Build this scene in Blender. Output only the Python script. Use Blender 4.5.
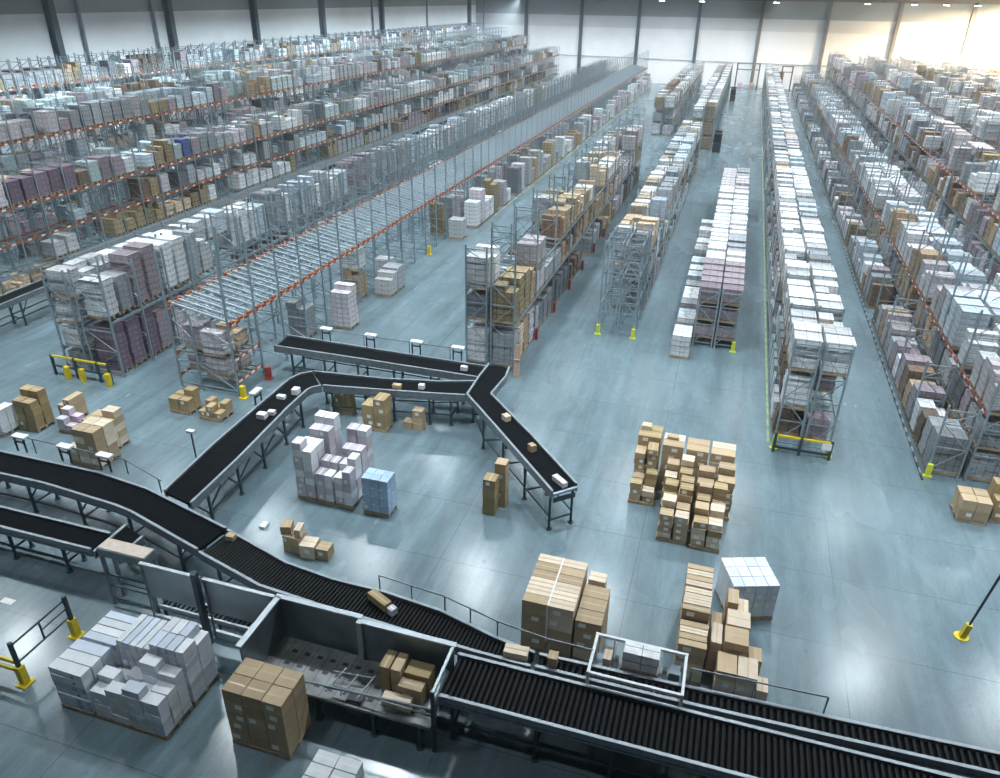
import bpy, math, random
import numpy as np
from mathutils import Matrix, Vector

for o in list(bpy.data.objects):
    bpy.data.objects.remove(o)
SC = bpy.context.scene
COL = SC.collection

# ------------------------------------------------------------------ camera
FPX, YAW, PITCH, ROLL, HCAM = 743.65, .29244, .48668, .015064, 16.0
def cam_matrix():
    cy, sy, cp, sp, cr, sr = math.cos(YAW), math.sin(YAW), math.cos(PITCH), math.sin(PITCH), math.cos(ROLL), math.sin(ROLL)
    A = np.array([[cr, -sr, 0], [sr, cr, 0], [0, 0, 1]]) @ np.array([[1, 0, 0], [0, -sp, -cp], [0, cp, -sp]]) @ np.array([[cy, sy, 0], [-sy, cy, 0], [0, 0, 1]])
    return A                      # world -> (right, down, forward)
CM = cam_matrix()
cam_d = bpy.data.cameras.new('camera')
cam = bpy.data.objects.new('camera', cam_d)
COL.objects.link(cam)
cam_d.sensor_fit = 'HORIZONTAL'
cam_d.sensor_width = 36.0
cam_d.lens = FPX / 1000 * 36.0
cam_d.clip_end = 600
R = Matrix(((CM[0][0], -CM[1][0], -CM[2][0]), (CM[0][1], -CM[1][1], -CM[2][1]), (CM[0][2], -CM[1][2], -CM[2][2])))
cam.matrix_world = Matrix.Translation((0, 0, HCAM)) @ R.to_4x4()
SC.camera = cam

# ------------------------------------------------------------------ light, exposure
SC.view_settings.view_transform = 'Standard'
SC.view_settings.look = 'None'
SC.view_settings.exposure = 0.0
SC.view_settings.gamma = 1.0
SC.view_settings.use_curve_mapping = False
W = bpy.data.worlds.new('hall_air')
SC.world = W
W.use_nodes = True
bg = W.node_tree.nodes['Background']
bg.inputs[0].default_value = (.34, .58, .74, 1)
bg.inputs[1].default_value = .12
hz = W.node_tree.nodes.new('ShaderNodeVolumeScatter')     # thin haze in the air of the hall
hz.inputs['Color'].default_value = (.86, .95, 1.0, 1)
hz.inputs['Density'].default_value = .0009
hz.inputs['Anisotropy'].default_value = .25
W.node_tree.links.new(hz.outputs[0], W.node_tree.nodes['World Output'].inputs['Volume'])

def lamp_light(x, y, z, power, size, col, spread=126):
    d = bpy.data.lights.new('bay_light', 'AREA')
    d.shape = 'DISK'; d.size = size; d.energy = power; d.color = col; d.spread = math.radians(spread)
    o = bpy.data.objects.new('bay_light', d)
    o.location = (x, y, z)
    COL.objects.link(o)
    return o
for ix in range(-8, 5):
    for iy in range(0, 12):
        lamp_light(10.6 + 7.35 * ix, 20.7 + 12.7 * iy, 16.5, 690, 1.1, (.86, .95, 1.0))
for ix in range(-5, 2):                                   # the row over the near corner, dimmer
    lamp_light(10.6 + 7.35 * ix, 8.0, 16.5, 190 if ix < -2 else 50, .8, (.86, .95, 1.0))
def wash(x, y, z, rx, ry, power, sx, sy, col, spr=90):            # added lights without known fixtures that wash the two walls
    d = bpy.data.lights.new('wall_washer', 'AREA')
    d.shape = 'RECTANGLE'; d.size = sx; d.size_y = sy; d.energy = power; d.color = col; d.spread = math.radians(spr)
    o = bpy.data.objects.new('wall_washer', d); o.location = (x, y, z); o.rotation_euler = (rx, ry, 0); COL.objects.link(o)
for k in range(4):
    wash(-46 + k * 16, 160, 15.6, math.radians(36), 0, 760, 15, .5, (.94, .97, 1.0))
for k in range(7):
    wash(-48.5, 42 + k * 20, 15.6, 0, math.radians(34), 1600, .5, 19, (.78, .92, 1.0))
for lx, ly in ((40, 158), (47, 150), (50, 122)):          # added warm lights imitating the glow over the far corner, no known source
    lamp_light(lx, ly, 15.9, 50000, 2.5, (1.0, .73, .46), 172)

# ------------------------------------------------------------------ materials
def new_mat(name):
    m = bpy.data.materials.new(name)
    m.use_nodes = True
    nt = m.node_tree
    return m, nt, nt.nodes['Principled BSDF'], nt.nodes.new, nt.links.new

def plain(name, col, rough=.5, metal=0.0, var=.12, scale=6.0, spec=.5):
    m, nt, p, N, L = new_mat(name)
    tc = N('ShaderNodeTexCoord'); no = N('ShaderNodeTexNoise'); no.inputs['Scale'].default_value = scale
    no.inputs['Detail'].default_value = 4
    L(tc.outputs['Object'], no.inputs['Vector'])
    mr = N('ShaderNodeMapRange'); mr.inputs['To Min'].default_value = 1 - var; mr.inputs['To Max'].default_value = 1 + var
    mr.inputs['From Min'].default_value = .3; mr.inputs['From Max'].default_value = .7
    L(no.outputs['Fac'], mr.inputs['Value'])
    mx = N('ShaderNodeMix'); mx.data_type = 'RGBA'; mx.blend_type = 'MULTIPLY'; mx.inputs['Factor'].default_value = 1
    mx.inputs['A'].default_value = (*col, 1)
    L(mr.outputs['Result'], mx.inputs['B'])
    L(mx.outputs['Result'], p.inputs['Base Color'])
    p.inputs['Roughness'].default_value = rough
    p.inputs['Metallic'].default_value = metal
    p.inputs['Specular IOR Level'].default_value = spec
    return m

def goods_mat(name, col, wrapped=True, bw=.38, bh=.27, col2=None, tag=(.8, .8, .78)):
    """boxes seen through film (wrapped) or bare cartons: seams and stuck-on labels from the UVs, which are in metres"""
    m, nt, p, N, L = new_mat(name)
    uv = N('ShaderNodeUVMap'); uv.uv_map = 'UVMap'
    br = N('ShaderNodeTexBrick')
    br.inputs['Scale'].default_value = 1
    br.inputs['Brick Width'].default_value = bw; br.inputs['Row Height'].default_value = bh
    br.inputs['Mortar Size'].default_value = .014
    br.offset = .5 if not wrapped else 0.0
    c2 = col2 or tuple(c * (.55 if wrapped else .7) for c in col)
    br.inputs['Color1'].default_value = (*col, 1); br.inputs['Color2'].default_value = (*c2, 1)
    br.inputs['Mortar'].default_value = (*[c * (.38 if wrapped else .25) for c in col], 1)
    br.inputs['Bias'].default_value = -.35
    L(uv.outputs['UV'], br.inputs['Vector'])
    # label patches: cells of a finer brick grid, a share of them light
    vo = N('ShaderNodeTexVoronoi'); vo.distance = 'CHEBYCHEV'; vo.inputs['Scale'].default_value = 2.6; vo.inputs['Randomness'].default_value = .7
    L(uv.outputs['UV'], vo.inputs['Vector'])
    lt = N('ShaderNodeMath'); lt.operation = 'LESS_THAN'; lt.inputs[1].default_value = .17
    L(vo.outputs['Distance'], lt.inputs[0])
    sp = N('ShaderNodeSeparateColor'); L(vo.outputs['Color'], sp.inputs['Color'])
    g2 = N('ShaderNodeMath'); g2.operation = 'GREATER_THAN'; g2.inputs[1].default_value = .68
    L(sp.outputs[0], g2.inputs[0])
    mu = N('ShaderNodeMath'); mu.operation = 'MULTIPLY'; L(lt.outputs[0], mu.inputs[0]); L(g2.outputs[0], mu.inputs[1])
    mxl = N('ShaderNodeMix'); mxl.data_type = 'RGBA'
    L(mu.outputs[0], mxl.inputs['Factor']); L(br.outputs['Color'], mxl.inputs['A']); mxl.inputs['B'].default_value = (*tag, 1)
    oi = N('ShaderNodeObjectInfo')
    mr = N('ShaderNodeMapRange'); mr.inputs['To Min'].default_value = .68; mr.inputs['To Max'].default_value = 1.2
    L(oi.outputs['Random'], mr.inputs['Value'])
    no = N('ShaderNodeTexNoise'); no.inputs['Scale'].default_value = 3.5; no.inputs['Detail'].default_value = 5
    L(uv.outputs['UV'], no.inputs['Vector'])
    mr2 = N('ShaderNodeMapRange'); mr2.inputs['From Min'].default_value = .3; mr2.inputs['From Max'].default_value = .7
    mr2.inputs['To Min'].default_value = .70; mr2.inputs['To Max'].default_value = 1.2
    L(no.outputs['Fac'], mr2.inputs['Value'])
    mm = N('ShaderNodeMath'); mm.operation = 'MULTIPLY'; L(mr.outputs[0], mm.inputs[0]); L(mr2.outputs[0], mm.inputs[1])
    mx = N('ShaderNodeMix'); mx.data_type = 'RGBA'; mx.blend_type = 'MULTIPLY'; mx.inputs['Factor'].default_value = 1
    L(mxl.outputs['Result'], mx.inputs['A']); L(mm.outputs[0], mx.inputs['B'])
    L(mx.outputs['Result'], p.inputs['Base Color'])
    p.inputs['Roughness'].default_value = .32 if wrapped else .75
    bu = N('ShaderNodeBump'); bu.inputs['Strength'].default_value = .5 if wrapped else .15; bu.inputs['Distance'].default_value = .05
    if wrapped:
        wv = N('ShaderNodeTexNoise'); wv.inputs['Scale'].default_value = 9; wv.inputs['Detail'].default_value = 6; wv.inputs['Distortion'].default_value = 2
        L(uv.outputs['UV'], wv.inputs['Vector']); L(wv.outputs['Fac'], bu.inputs['Height'])
    else:
        L(no.outputs['Fac'], bu.inputs['Height'])
    L(bu.outputs['Normal'], p.inputs['Normal'])
    return m

def carton_mat(name, col, var=.16, print_col=None, pscale=4.2, psize=.22):
    m, nt, p, N, L = new_mat(name)
    oi = N('ShaderNodeObjectInfo')
    mr = N('ShaderNodeMapRange'); mr.inputs['To Min'].default_value = 1 - var; mr.inputs['To Max'].default_value = 1 + var
    L(oi.outputs['Random'], mr.inputs['Value'])
    tc = N('ShaderNodeTexCoord'); no = N('ShaderNodeTexNoise'); no.inputs['Scale'].default_value = 5; no.inputs['Detail'].default_value = 4
    L(tc.outputs['Object'], no.inputs['Vector'])
    mr2 = N('ShaderNodeMapRange'); mr2.inputs['From Min'].default_value = .3; mr2.inputs['From Max'].default_value = .7
    mr2.inputs['To Min'].default_value = .92; mr2.inputs['To Max'].default_value = 1.06
    L(no.outputs['Fac'], mr2.inputs['Value'])
    mm = N('ShaderNodeMath'); mm.operation = 'MULTIPLY'; L(mr.outputs[0], mm.inputs[0]); L(mr2.outputs[0], mm.inputs[1])
    mx = N('ShaderNodeMix'); mx.data_type = 'RGBA'; mx.blend_type = 'MULTIPLY'; mx.inputs['Factor'].default_value = 1
    mx.inputs['A'].default_value = (*col, 1); L(mm.outputs[0], mx.inputs['B'])
    if print_col:                 # printed marks on the side panels of the box
        uv = N('ShaderNodeUVMap'); uv.uv_map = 'UVMap'
        vo = N('ShaderNodeTexVoronoi'); vo.distance = 'CHEBYCHEV'; vo.inputs['Scale'].default_value = pscale; vo.inputs['Randomness'].default_value = .45
        L(uv.outputs['UV'], vo.inputs['Vector'])
        lt = N('ShaderNodeMath'); lt.operation = 'LESS_THAN'; lt.inputs[1].default_value = psize; L(vo.outputs['Distance'], lt.inputs[0])
        sx = N('ShaderNodeSeparateXYZ'); L(tc.outputs['Normal'], sx.inputs[0])
        ab = N('ShaderNodeMath'); ab.operation = 'LESS_THAN'; ab.inputs[1].default_value = .5; L(sx.outputs[2], ab.inputs[0])
        mu = N('ShaderNodeMath'); mu.operation = 'MULTIPLY'; L(lt.outputs[0], mu.inputs[0]); L(ab.outputs[0], mu.inputs[1])
        mp = N('ShaderNodeMix'); mp.data_type = 'RGBA'; mp.inputs['A'].default_value = (*col, 1); mp.inputs['B'].default_value = (*print_col, 1)
        L(mu.outputs[0], mp.inputs['Factor']); L(mp.outputs['Result'], mx.inputs['A'])
    L(mx.outputs['Result'], p.inputs['Base Color'])
    p.inputs['Roughness'].default_value = .7
    return m

def floor_mat():
    m, nt, p, N, L = new_mat('polished_concrete')
    tc = N('ShaderNodeTexCoord')
    def noise(scale, sx, sy, det=6, dist=0.0, rough=.6):
        mp = N('ShaderNodeMapping'); mp.inputs['Scale'].default_value = (sx, sy, 1)
        L(tc.outputs['Object'], mp.inputs['Vector'])
        n = N('ShaderNodeTexNoise'); n.inputs['Scale'].default_value = scale; n.inputs['Detail'].default_value = det
        n.inputs['Distortion'].default_value = dist; n.inputs['Roughness'].default_value = rough
        L(mp.outputs['Vector'], n.inputs['Vector'])
        return n.outputs['Fac']
    def ramp(src, a, b, lo, hi):
        r = N('ShaderNodeMapRange'); r.inputs['From Min'].default_value = a; r.inputs['From Max'].default_value = b
        r.inputs['To Min'].default_value = lo; r.inputs['To Max'].default_value = hi
        L(src, r.inputs['Value']); return r.outputs['Result']
    def mul(a, b):
        x = N('ShaderNodeMath'); x.operation = 'MULTIPLY'; L(a, x.inputs[0]); L(b, x.inputs[1]); return x.outputs[0]
    big = ramp(noise(.16, 1, .6, 5, .5), .2, .8, .66, 1.30)            # cloudy slabs
    mid = ramp(noise(.5, 1, .35, 7, .3, .6), .3, .7, .92, 1.07)
    trk = ramp(noise(.8, 1.5, .10, 7, .5, .65), .36, .64, .80, 1.10)     # tyre streaks along the aisles
    skid = ramp(noise(1.1, 1.3, .6, 9, 1.2, .72), .24, .76, .80, 1.18)
    fine = ramp(noise(14, 1, 1, 4, 0, .7), .3, .7, .92, 1.07)
    spot = ramp(noise(5.0, 1, .6, 3, .5, .6), .66, .74, 1.0, .72)         # scuffs and oil
    bri = N('ShaderNodeTexBrick'); bri.inputs['Scale'].default_value = 1; bri.inputs['Brick Width'].default_value = 6; bri.inputs['Row Height'].default_value = 3
    bri.inputs['Mortar Size'].default_value = .014; bri.offset = 0
    bri.inputs['Color1'].default_value = (1, 1, 1, 1); bri.inputs['Color2'].default_value = (.95, .95, .95, 1); bri.inputs['Mortar'].default_value = (.62, .62, .62, 1)
    mp = N('ShaderNodeMapping'); mp.inputs['Location'].default_value = (1.1, .78, 0)
    L(tc.outputs['Object'], mp.inputs['Vector']); L(mp.outputs['Vector'], bri.inputs['Vector'])
    f = mul(mul(mul(mul(mul(mul(big, mid), trk), skid), fine), spot), bri.outputs['Color'])
    mx = N('ShaderNodeMix'); mx.data_type = 'RGBA'; mx.blend_type = 'MULTIPLY'; mx.inputs['Factor'].default_value = 1
    mx.inputs['A'].default_value = (.155, .222, .255, 1); L(f, mx.inputs['B'])
    L(mx.outputs['Result'], p.inputs['Base Color'])
    L(ramp(noise(.25, 1, .5, 3, .2), .3, .7, .17, .31), p.inputs['Roughness'])
    p.inputs['Specular IOR Level'].default_value = .8
    return m

M = {
    'floor': floor_mat(),
    'steel': plain('galvanised_steel', (.19, .225, .25), .42, .5, .18),
    'post': plain('rack_post_steel', (.31, .385, .425), .42, .5, .12),
    'steel_dark': plain('blue_black_steel', (.035, .06, .075), .45, .2),
    'bright': plain('bright_aluminium', (.40, .45, .48), .42, .4, .12),
    'rail_cap': plain('rail_cap_steel', (.27, .31, .335), .45, .4, .15),
    'lane': plain('lane_rail_steel', (.36, .44, .49), .5, .2, .12),
    'white_metal': plain('white_coated_metal', (.72, .76, .78), .4, 0, .06),
    'sheet': plain('grey_sheet_steel', (.20, .25, .29), .3, .6, .2, 1.5),
    'black': plain('black_rubber_belt', (.004, .0055, .007), .9, 0, .3, 3, .1),
    'roller': plain('black_roller', (.006, .0075, .009), .55, 0, .2, 6, .2),
    'orange': plain('orange_beam_paint', (.34, .085, .028), .5, 0, .2),
    'red': plain('red_beam_paint', (.30, .06, .04), .5, 0, .2),
    'redguard': plain('red_guard_paint', (.35, .03, .03), .5),
    'greybeam': plain('grey_beam_paint', (.24, .29, .32), .45, .3),
    'yellow': plain('yellow_guard_paint', (.72, .55, .02), .45),
    'lime': plain('lime_guard_paint', (.62, .70, .05), .45),
    'tag': plain('paper_label', (.82, .82, .80), .6, 0, .04),
    'tape': plain('packing_tape', (.50, .38, .24), .3, 0, .05),
    'pallet': plain('pallet_wood', (.36, .28, .19), .8, 0, .25),
    'ply': plain('plywood_plate', (.62, .52, .44), .6, 0, .1),
    'wood': plain('bare_board', (.52, .36, .27), .7),
    'hidden': plain('dark_machine', (.02, .025, .03), .5),
    'screen': plain('screen_sheet', (.34, .40, .43), .28, .35, .15, 1.2),
    'lens': None,
}
mlens, nt_, p_, _, _ = new_mat('lamp_lens')
p_.inputs['Base Color'].default_value = (1, 1, 1, 1); p_.inputs['Emission Color'].default_value = (1, .97, .92, 1); p_.inputs['Emission Strength'].default_value = 14
M['lens'] = mlens
CT = {
    'tan': carton_mat('tan_cardboard', (.45, .335, .21)),
    'pale': carton_mat('pale_cardboard', (.68, .565, .44)),
    'olive': carton_mat('olive_cardboard', (.37, .275, .14)),
    'white': carton_mat('white_board', (.74, .77, .80), .1, (.17, .20, .25), 4.6, .2),
    'lilac': carton_mat('lilac_board', (.54, .50, .55), .14, (.80, .79, .82), 3.0, .22),
    'blue': carton_mat('blue_wrapped_board', (.36, .50, .68), .12, (.66, .74, .84), 3.4, .24),
    'mist': carton_mat('pale_blue_board', (.62, .68, .78), .1, (.36, .43, .60), 3.3, .26),
    'pink': carton_mat('pink_board', (.62, .45, .55), .15),
}
PAL = {   # goods on the racks: colour word, wrapped?, material
    'W': ('white', 1, goods_mat('white_wrap', (.74, .76, .78), bw=.45, bh=.24)),
    'G': ('grey', 1, goods_mat('grey_wrap', (.36, .385, .41), bw=.3, bh=.3)),
    'D': ('dark grey', 1, goods_mat('dark_wrap', (.16, .175, .20), bw=.5)),
    'B': ('pale blue', 1, goods_mat('pale_blue_wrap', (.52, .60, .67), bw=.6, bh=.22)),
    'T': ('pale teal', 1, goods_mat('teal_wrap', (.44, .54, .55), bh=.35)),
    'M': ('mauve', 1, goods_mat('mauve_wrap', (.345, .285, .32))),
    'P': ('pinkish white', 1, goods_mat('pink_wrap', (.60, .555, .59), bw=.33, bh=.22)),
    'U': ('purple', 1, goods_mat('purple_wrap', (.25, .18, .235), bw=.3, bh=.22, tag=(.75, .68, .74))),
    'N': ('deep blue', 1, goods_mat('deep_blue_wrap', (.07, .10, .26), tag=(.5, .5, .7))),
    'K': ('tan', 0, goods_mat('tan_cartons', (.43, .315, .20), False, .42, .3)),
    'L': ('pale tan', 0, goods_mat('pale_cartons', (.58, .46, .33), False, .5, .25)),
    'O': ('olive brown', 0, goods_mat('olive_cartons', (.35, .275, .16), False, .36, .28)),
    'H': ('dark brown', 0, goods_mat('dark_cartons', (.18, .125, .09), False, .4, .33)),
    'R': ('rust brown', 0, goods_mat('rust_cartons', (.30, .185, .115), False, .4, .3)),
}

# ------------------------------------------------------------------ mesh helpers
class MB:
    def __init__(s):
        s.v, s.f, s.m, s.uv = [], [], [], []
    def quad(s, a, b, c, d, mi=0, uv=None):
        n = len(s.v); s.v += [a, b, c, d]; s.f.append((n, n + 1, n + 2, n + 3)); s.m.append(mi)
        s.uv += uv or [(0, 0), (1, 0), (1, 1), (0, 1)]
    def hexa(s, P, mi=0, sz=None):
        """P: 8 corners, bottom ring then top ring, counter-clockwise from above"""
        n = len(s.v); s.v += [tuple(p) for p in P]
        e = lambda a, b: math.dist(P[a], P[b])
        w, d, h = e(0, 1), e(1, 2), e(0, 4)
        for idx, (u, v) in (((3, 2, 1, 0), (w, d)), ((4, 5, 6, 7), (w, d)), ((0, 1, 5, 4), (w, h)), ((1, 2, 6, 5), (d, h)), ((2, 3, 7, 6), (w, h)), ((3, 0, 4, 7), (d, h))):
            s.f.append(tuple(n + i for i in idx)); s.m.append(mi)
            s.uv += [(0, 0), (u, 0), (u, v), (0, v)]
        return s
    def box(s, x0, x1, y0, y1, z0, z1, mi=0):
        return s.hexa([(x0, y0, z0), (x1, y0, z0), (x1, y1, z0), (x0, y1, z0), (x0, y0, z1), (x1, y0, z1), (x1, y1, z1), (x0, y1, z1)], mi)
    def bar(s, p, q, w, h=None, mi=0):
        h = h or w
        p, q = Vector(p), Vector(q); d = (q - p).normalized()
        up = Vector((0, 0, 1)) if abs(d.z) < .95 else Vector((0, 1, 0))
        a = d.cross(up).normalized() * (w / 2); b = a.cross(d).normalized() * (h / 2)
        return s.hexa([p - a - b, p + a - b, q + a - b, q - a - b, p - a + b, p + a + b, q + a + b, q - a + b], mi)
    def cyl(s, p, q, r, n=10, mi=0, r2=None):
        r2 = r if r2 is None else r2
        p, q = Vector(p), Vector(q); d = (q - p).normalized()
        up = Vector((0, 0, 1)) if abs(d.z) < .95 else Vector((0, 1, 0))
        a = d.cross(up).normalized(); b = a.cross(d).normalized()
        k = len(s.v)
        for i in range(n):
            t = 2 * math.pi * i / n; o = a * math.cos(t) + b * math.sin(t)
            s.v += [tuple(p + o * r), tuple(q + o * r2)]
        for i in range(n):
            j = (i + 1) % n
            s.f.append((k + 2 * i, k + 2 * j, k + 2 * j + 1, k + 2 * i + 1)); s.m.append(mi); s.uv += [(0, 0), (1, 0), (1, 1), (0, 1)]
        for off, rev in ((0, True), (1, False)):
            ring = [k + 2 * i + off for i in range(n)]
            if not rev: ring.reverse()
            s.f.append(tuple(ring)); s.m.append(mi); s.uv += [(0, 0)] * n
        return s
    def mesh(s, name, mats):
        me = bpy.data.meshes.new(name)
        me.from_pydata(s.v, [], s.f)
        for m in (mats if isinstance(mats, (list, tuple)) else [mats]):
            me.materials.append(m)
        me.polygons.foreach_set('material_index', s.m)
        ul = me.uv_layers.new(name='UVMap')
        ul.data.foreach_set('uv', np.array(s.uv, dtype=np.float32).ravel())
        me.update()
        return me
    def obj(s, name, mats, parent=None, loc=None):
        return link(name, s.mesh(name, mats), parent, loc)

def link(name, data, parent=None, loc=None, rz=0.0):
    o = bpy.data.objects.new(name, data)
    COL.objects.link(o)
    if parent is not None: o.parent = parent
    if loc is not None: o.location = loc
    if rz: o.rotation_euler = (0, 0, rz)
    return o
def tag(o, label=None, cat=None, group=None, kind=None):
    if label: o['label'] = label
    if cat: o['category'] = cat
    if group: o['group'] = group
    if kind: o['kind'] = kind
    return o
def thing(name, label, cat, loc=(0, 0, 0), rz=0.0, group=None):
    return tag(link(name, None, None, loc, rz), label, cat, group)
ONES = 'zeroth first second third fourth fifth sixth seventh eighth ninth tenth eleventh twelfth thirteenth fourteenth fifteenth sixteenth seventeenth eighteenth nineteenth'.split()
TENS = {2: ('twentieth', 'twenty'), 3: ('thirtieth', 'thirty'), 4: ('fortieth', 'forty'), 5: ('fiftieth', 'fifty'), 6: ('sixtieth', 'sixty'), 7: ('seventieth', 'seventy'), 8: ('eightieth', 'eighty'), 9: ('ninetieth', 'ninety')}
def nth(n):
    if n < 20: return ONES[n]
    a, b = divmod(n, 10)
    return TENS[a][0] if b == 0 else TENS[a][1] + '-' + ONES[b]

# ------------------------------------------------------------------ the hall
XL, YB = -58.5, 171.8
tag(MB().box(-70, 70, -12, 184, -.25, 0).obj('floor', M['floor']), kind='structure')
wall_low = plain('white_wall_panel', (.74, .77, .79), .55, 0, .05, .3)
wall_mid = plain('light_grey_wall_panel', (.60, .63, .65), .55, 0, .05, .3)
wall_top = plain('grey_wall_panel', (.30, .33, .35), .55, 0, .06, .3)
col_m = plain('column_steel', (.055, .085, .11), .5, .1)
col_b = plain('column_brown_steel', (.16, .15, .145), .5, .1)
b = MB()
b.box(XL - .3, 66, YB, YB + .3, 0, 10.4, 0); b.box(XL - .3, 66, YB, YB + .3, 10.4, 12.6, 1); b.box(XL - .3, 66, YB, YB + .3, 12.6, 18.5, 2)
tag(b.obj('wall_back', [wall_low, wall_mid, wall_top]), kind='structure')
b = MB()
b.box(XL - .3, XL, -12, YB, 0, 12.6, 0); b.box(XL - .3, XL, -12, YB, 12.6, 14.1, 0); b.box(XL - .3, XL, -12, YB, 14.1, 18.5, 2)
tag(b.obj('wall_left', [wall_low, wall_mid, wall_top]), kind='structure')
ceil_m = plain('ceiling_sheet', (.12, .16, .18), .6, 0, .05, .3)
tag(MB().box(XL - .3, 66, -12, YB + .3, 18.5, 18.8).obj('ceiling', ceil_m), kind='structure')
tag(MB().box(66, 66.3, -12, YB + .3, 0, 18.5).obj('wall_right', [wall_low]), kind='structure')
tag(MB().box(XL - .3, 66, -12.3, -12, 0, 18.5).obj('wall_front', [wall_top]), kind='structure')
def column(x, y, along_x, m):
    c = MB(); w, d, t = .62, .72, .09
    if along_x:     # on the back wall
        c.box(x - w / 2, x + w / 2, y - d, y - d + t, 0, 18.5); c.box(x - w / 2, x + w / 2, y - t, y, 0, 18.5); c.box(x - .05, x + .05, y - d + t, y - t, 0, 18.5)
    else:
        c.box(x + d - t, x + d, y - w / 2, y + w / 2, 0, 18.5); c.box(x, x + t, y - w / 2, y + w / 2, 0, 18.5); c.box(x + t, x + d - t, y - .05, y + .05, 0, 18.5)
    return tag(c.obj('column', m), kind='structure')
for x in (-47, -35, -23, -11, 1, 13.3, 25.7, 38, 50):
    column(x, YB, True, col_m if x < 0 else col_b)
for y in (57.1, 72.2, 87.5, 104, 123.4, 166.5):
    column(XL, y, False, col_m)
tag(MB().box(XL, 66, YB - 1.0, YB - .5, 15.75, 16.5).obj('beam', col_b), kind='structure')
for k, (x, y, dx) in enumerate(((XL, 60.4, 1), (XL, 70.0, 1), (XL, 120.2, 1), (XL, 143.1, 1), (-56.6, YB, 0))):
    c = MB()
    if dx: c.cyl((x + .25, y, 0), (x + .25, y, 18.5), .16)
    else: c.cyl((x, y - .25, 0), (x, y - .25, 18.5), .16)
    tag(c.obj('trim_%d' % (k + 1), M['sheet']), kind='structure')
tag(MB().cyl((XL, YB - .2, 5.0), (66, YB - .2, 4.2), .06, 8).obj('trim_6', M['sheet']), kind='structure')
b = MB().box(4.9, 7.0, YB - .12, YB + .02, 0, 3.2)
tag(b.obj('door_1', plain('brown_roller_door', (.16, .09, .05), .6)), kind='structure')

# guide rail and painted line along the aisle feet
b = MB()
for i in range(240):
    b.box(8.57, 8.63, 27 + i * .4, 27.4 + i * .4, 0, .08, i % 2)
tag(b.obj('trim_7', [plain('kerb_dark', (.04, .045, .05), .6), plain('kerb_pale', (.24, .29, .31), .6)]), kind='structure')
for k, (x, y0, y1) in enumerate(((3.0, 28, 168), (-18.2, 58, 166))):
    tag(MB().box(x, x + .09, y0, y1, 0, .006).obj('trim_%d' % (8 + k), plain('line_paint', (.26, .32, .16), .6, 0, .5, 2)), kind='structure')

# lamps that hang in view under the roof at the far end
for k, (x, y, lab) in enumerate(((-18.0, 165, 'faint high-bay lamp, first of the far lamps counted from the corner side'), (-10.4, 165, 'bright round high-bay lamp above the rack with the tan tower'),
        (3.2, 165, 'high-bay lamp over the white-loaded central rack'), (19.0, 165, 'high-bay lamp between the third and fourth wall columns past the door'),
        (26.7, 165, 'high-bay lamp beside the fourth brownish wall column'), (31.9, 165, 'high-bay lamp one past the fourth brownish column'), (36.8, 165, 'high-bay lamp in the warm glow by the last column'))):
    t = thing('high_bay_lamp', lab, 'lamp', (x, y, 15.45), group='high-bay lamps under the far roof')
    h = MB(); h.cyl((0, 0, .08), (0, 0, .5), .55, 14, 0, .25); h.obj('housing', M['sheet'], t)
    MB().cyl((0, 0, 0), (0, 0, .08), .5, 14).obj('lens', M['lens'], t)
    MB().cyl((0, 0, .5), (0, 0, 3.0), .03, 6).obj('hanging_rod', M['sheet'], t)

# ------------------------------------------------------------------ pallet racks
def frame_mesh(depth, h, pw=.10, diag=True):
    b = MB(); xs = (-depth / 2 + pw / 2, depth / 2 - pw / 2)
    for x in xs: b.box(x - pw / 2, x + pw / 2, -pw / 2, pw / 2, 0, h)
    for x in xs: b.box(x - pw * .8, x + pw * .8, -pw * .8, pw * .8, 0, .03)
    z, k = .25, 0
    while z < h - .35:
        z2 = min(z + 1.0, h - .2)
        b.bar((xs[0], 0, z), (xs[1], 0, z), .038)
        if diag: b.bar((xs[k % 2], 0, z), (xs[1 - k % 2], 0, z2), .034)
        z = z2; k += 1
    b.bar((xs[0], 0, h - .18), (xs[1], 0, h - .18), .045)
    return b.mesh('upright_frame', M['post'])
def level_mesh(depth, bay, col, tags=True, deck=4):
    b = MB(); L2 = bay / 2 - .055
    for sx in (-1, 1):
        x = sx * (depth / 2 - .05)
        b.box(x - .025, x + .025, -L2, L2, -.13, 0, 0)
        if tags:
            n = 4
            for i in range(n):
                y = -L2 + (i + .5) * 2 * L2 / n
                b.box(x + sx * .0255, x + sx * .034, y - .13, y + .13, -.115, -.02, 1)
        for y in (-L2, L2):
            b.box(x - .028, x + .028, y - .02, y + .02, -.2, .03, 0)
    for i in range(deck):
        y = -L2 + (i + .5) * 2 * L2 / deck
        b.box(-depth / 2 + .07, depth / 2 - .07, y - .03, y + .03, -.07, -.005, 2)
    return b.mesh('beam_level', [col, M['tag'], M['greybeam']])
FR, LV = {}, {}
LINES = {}
FINE = {'L', 'A'}
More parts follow.
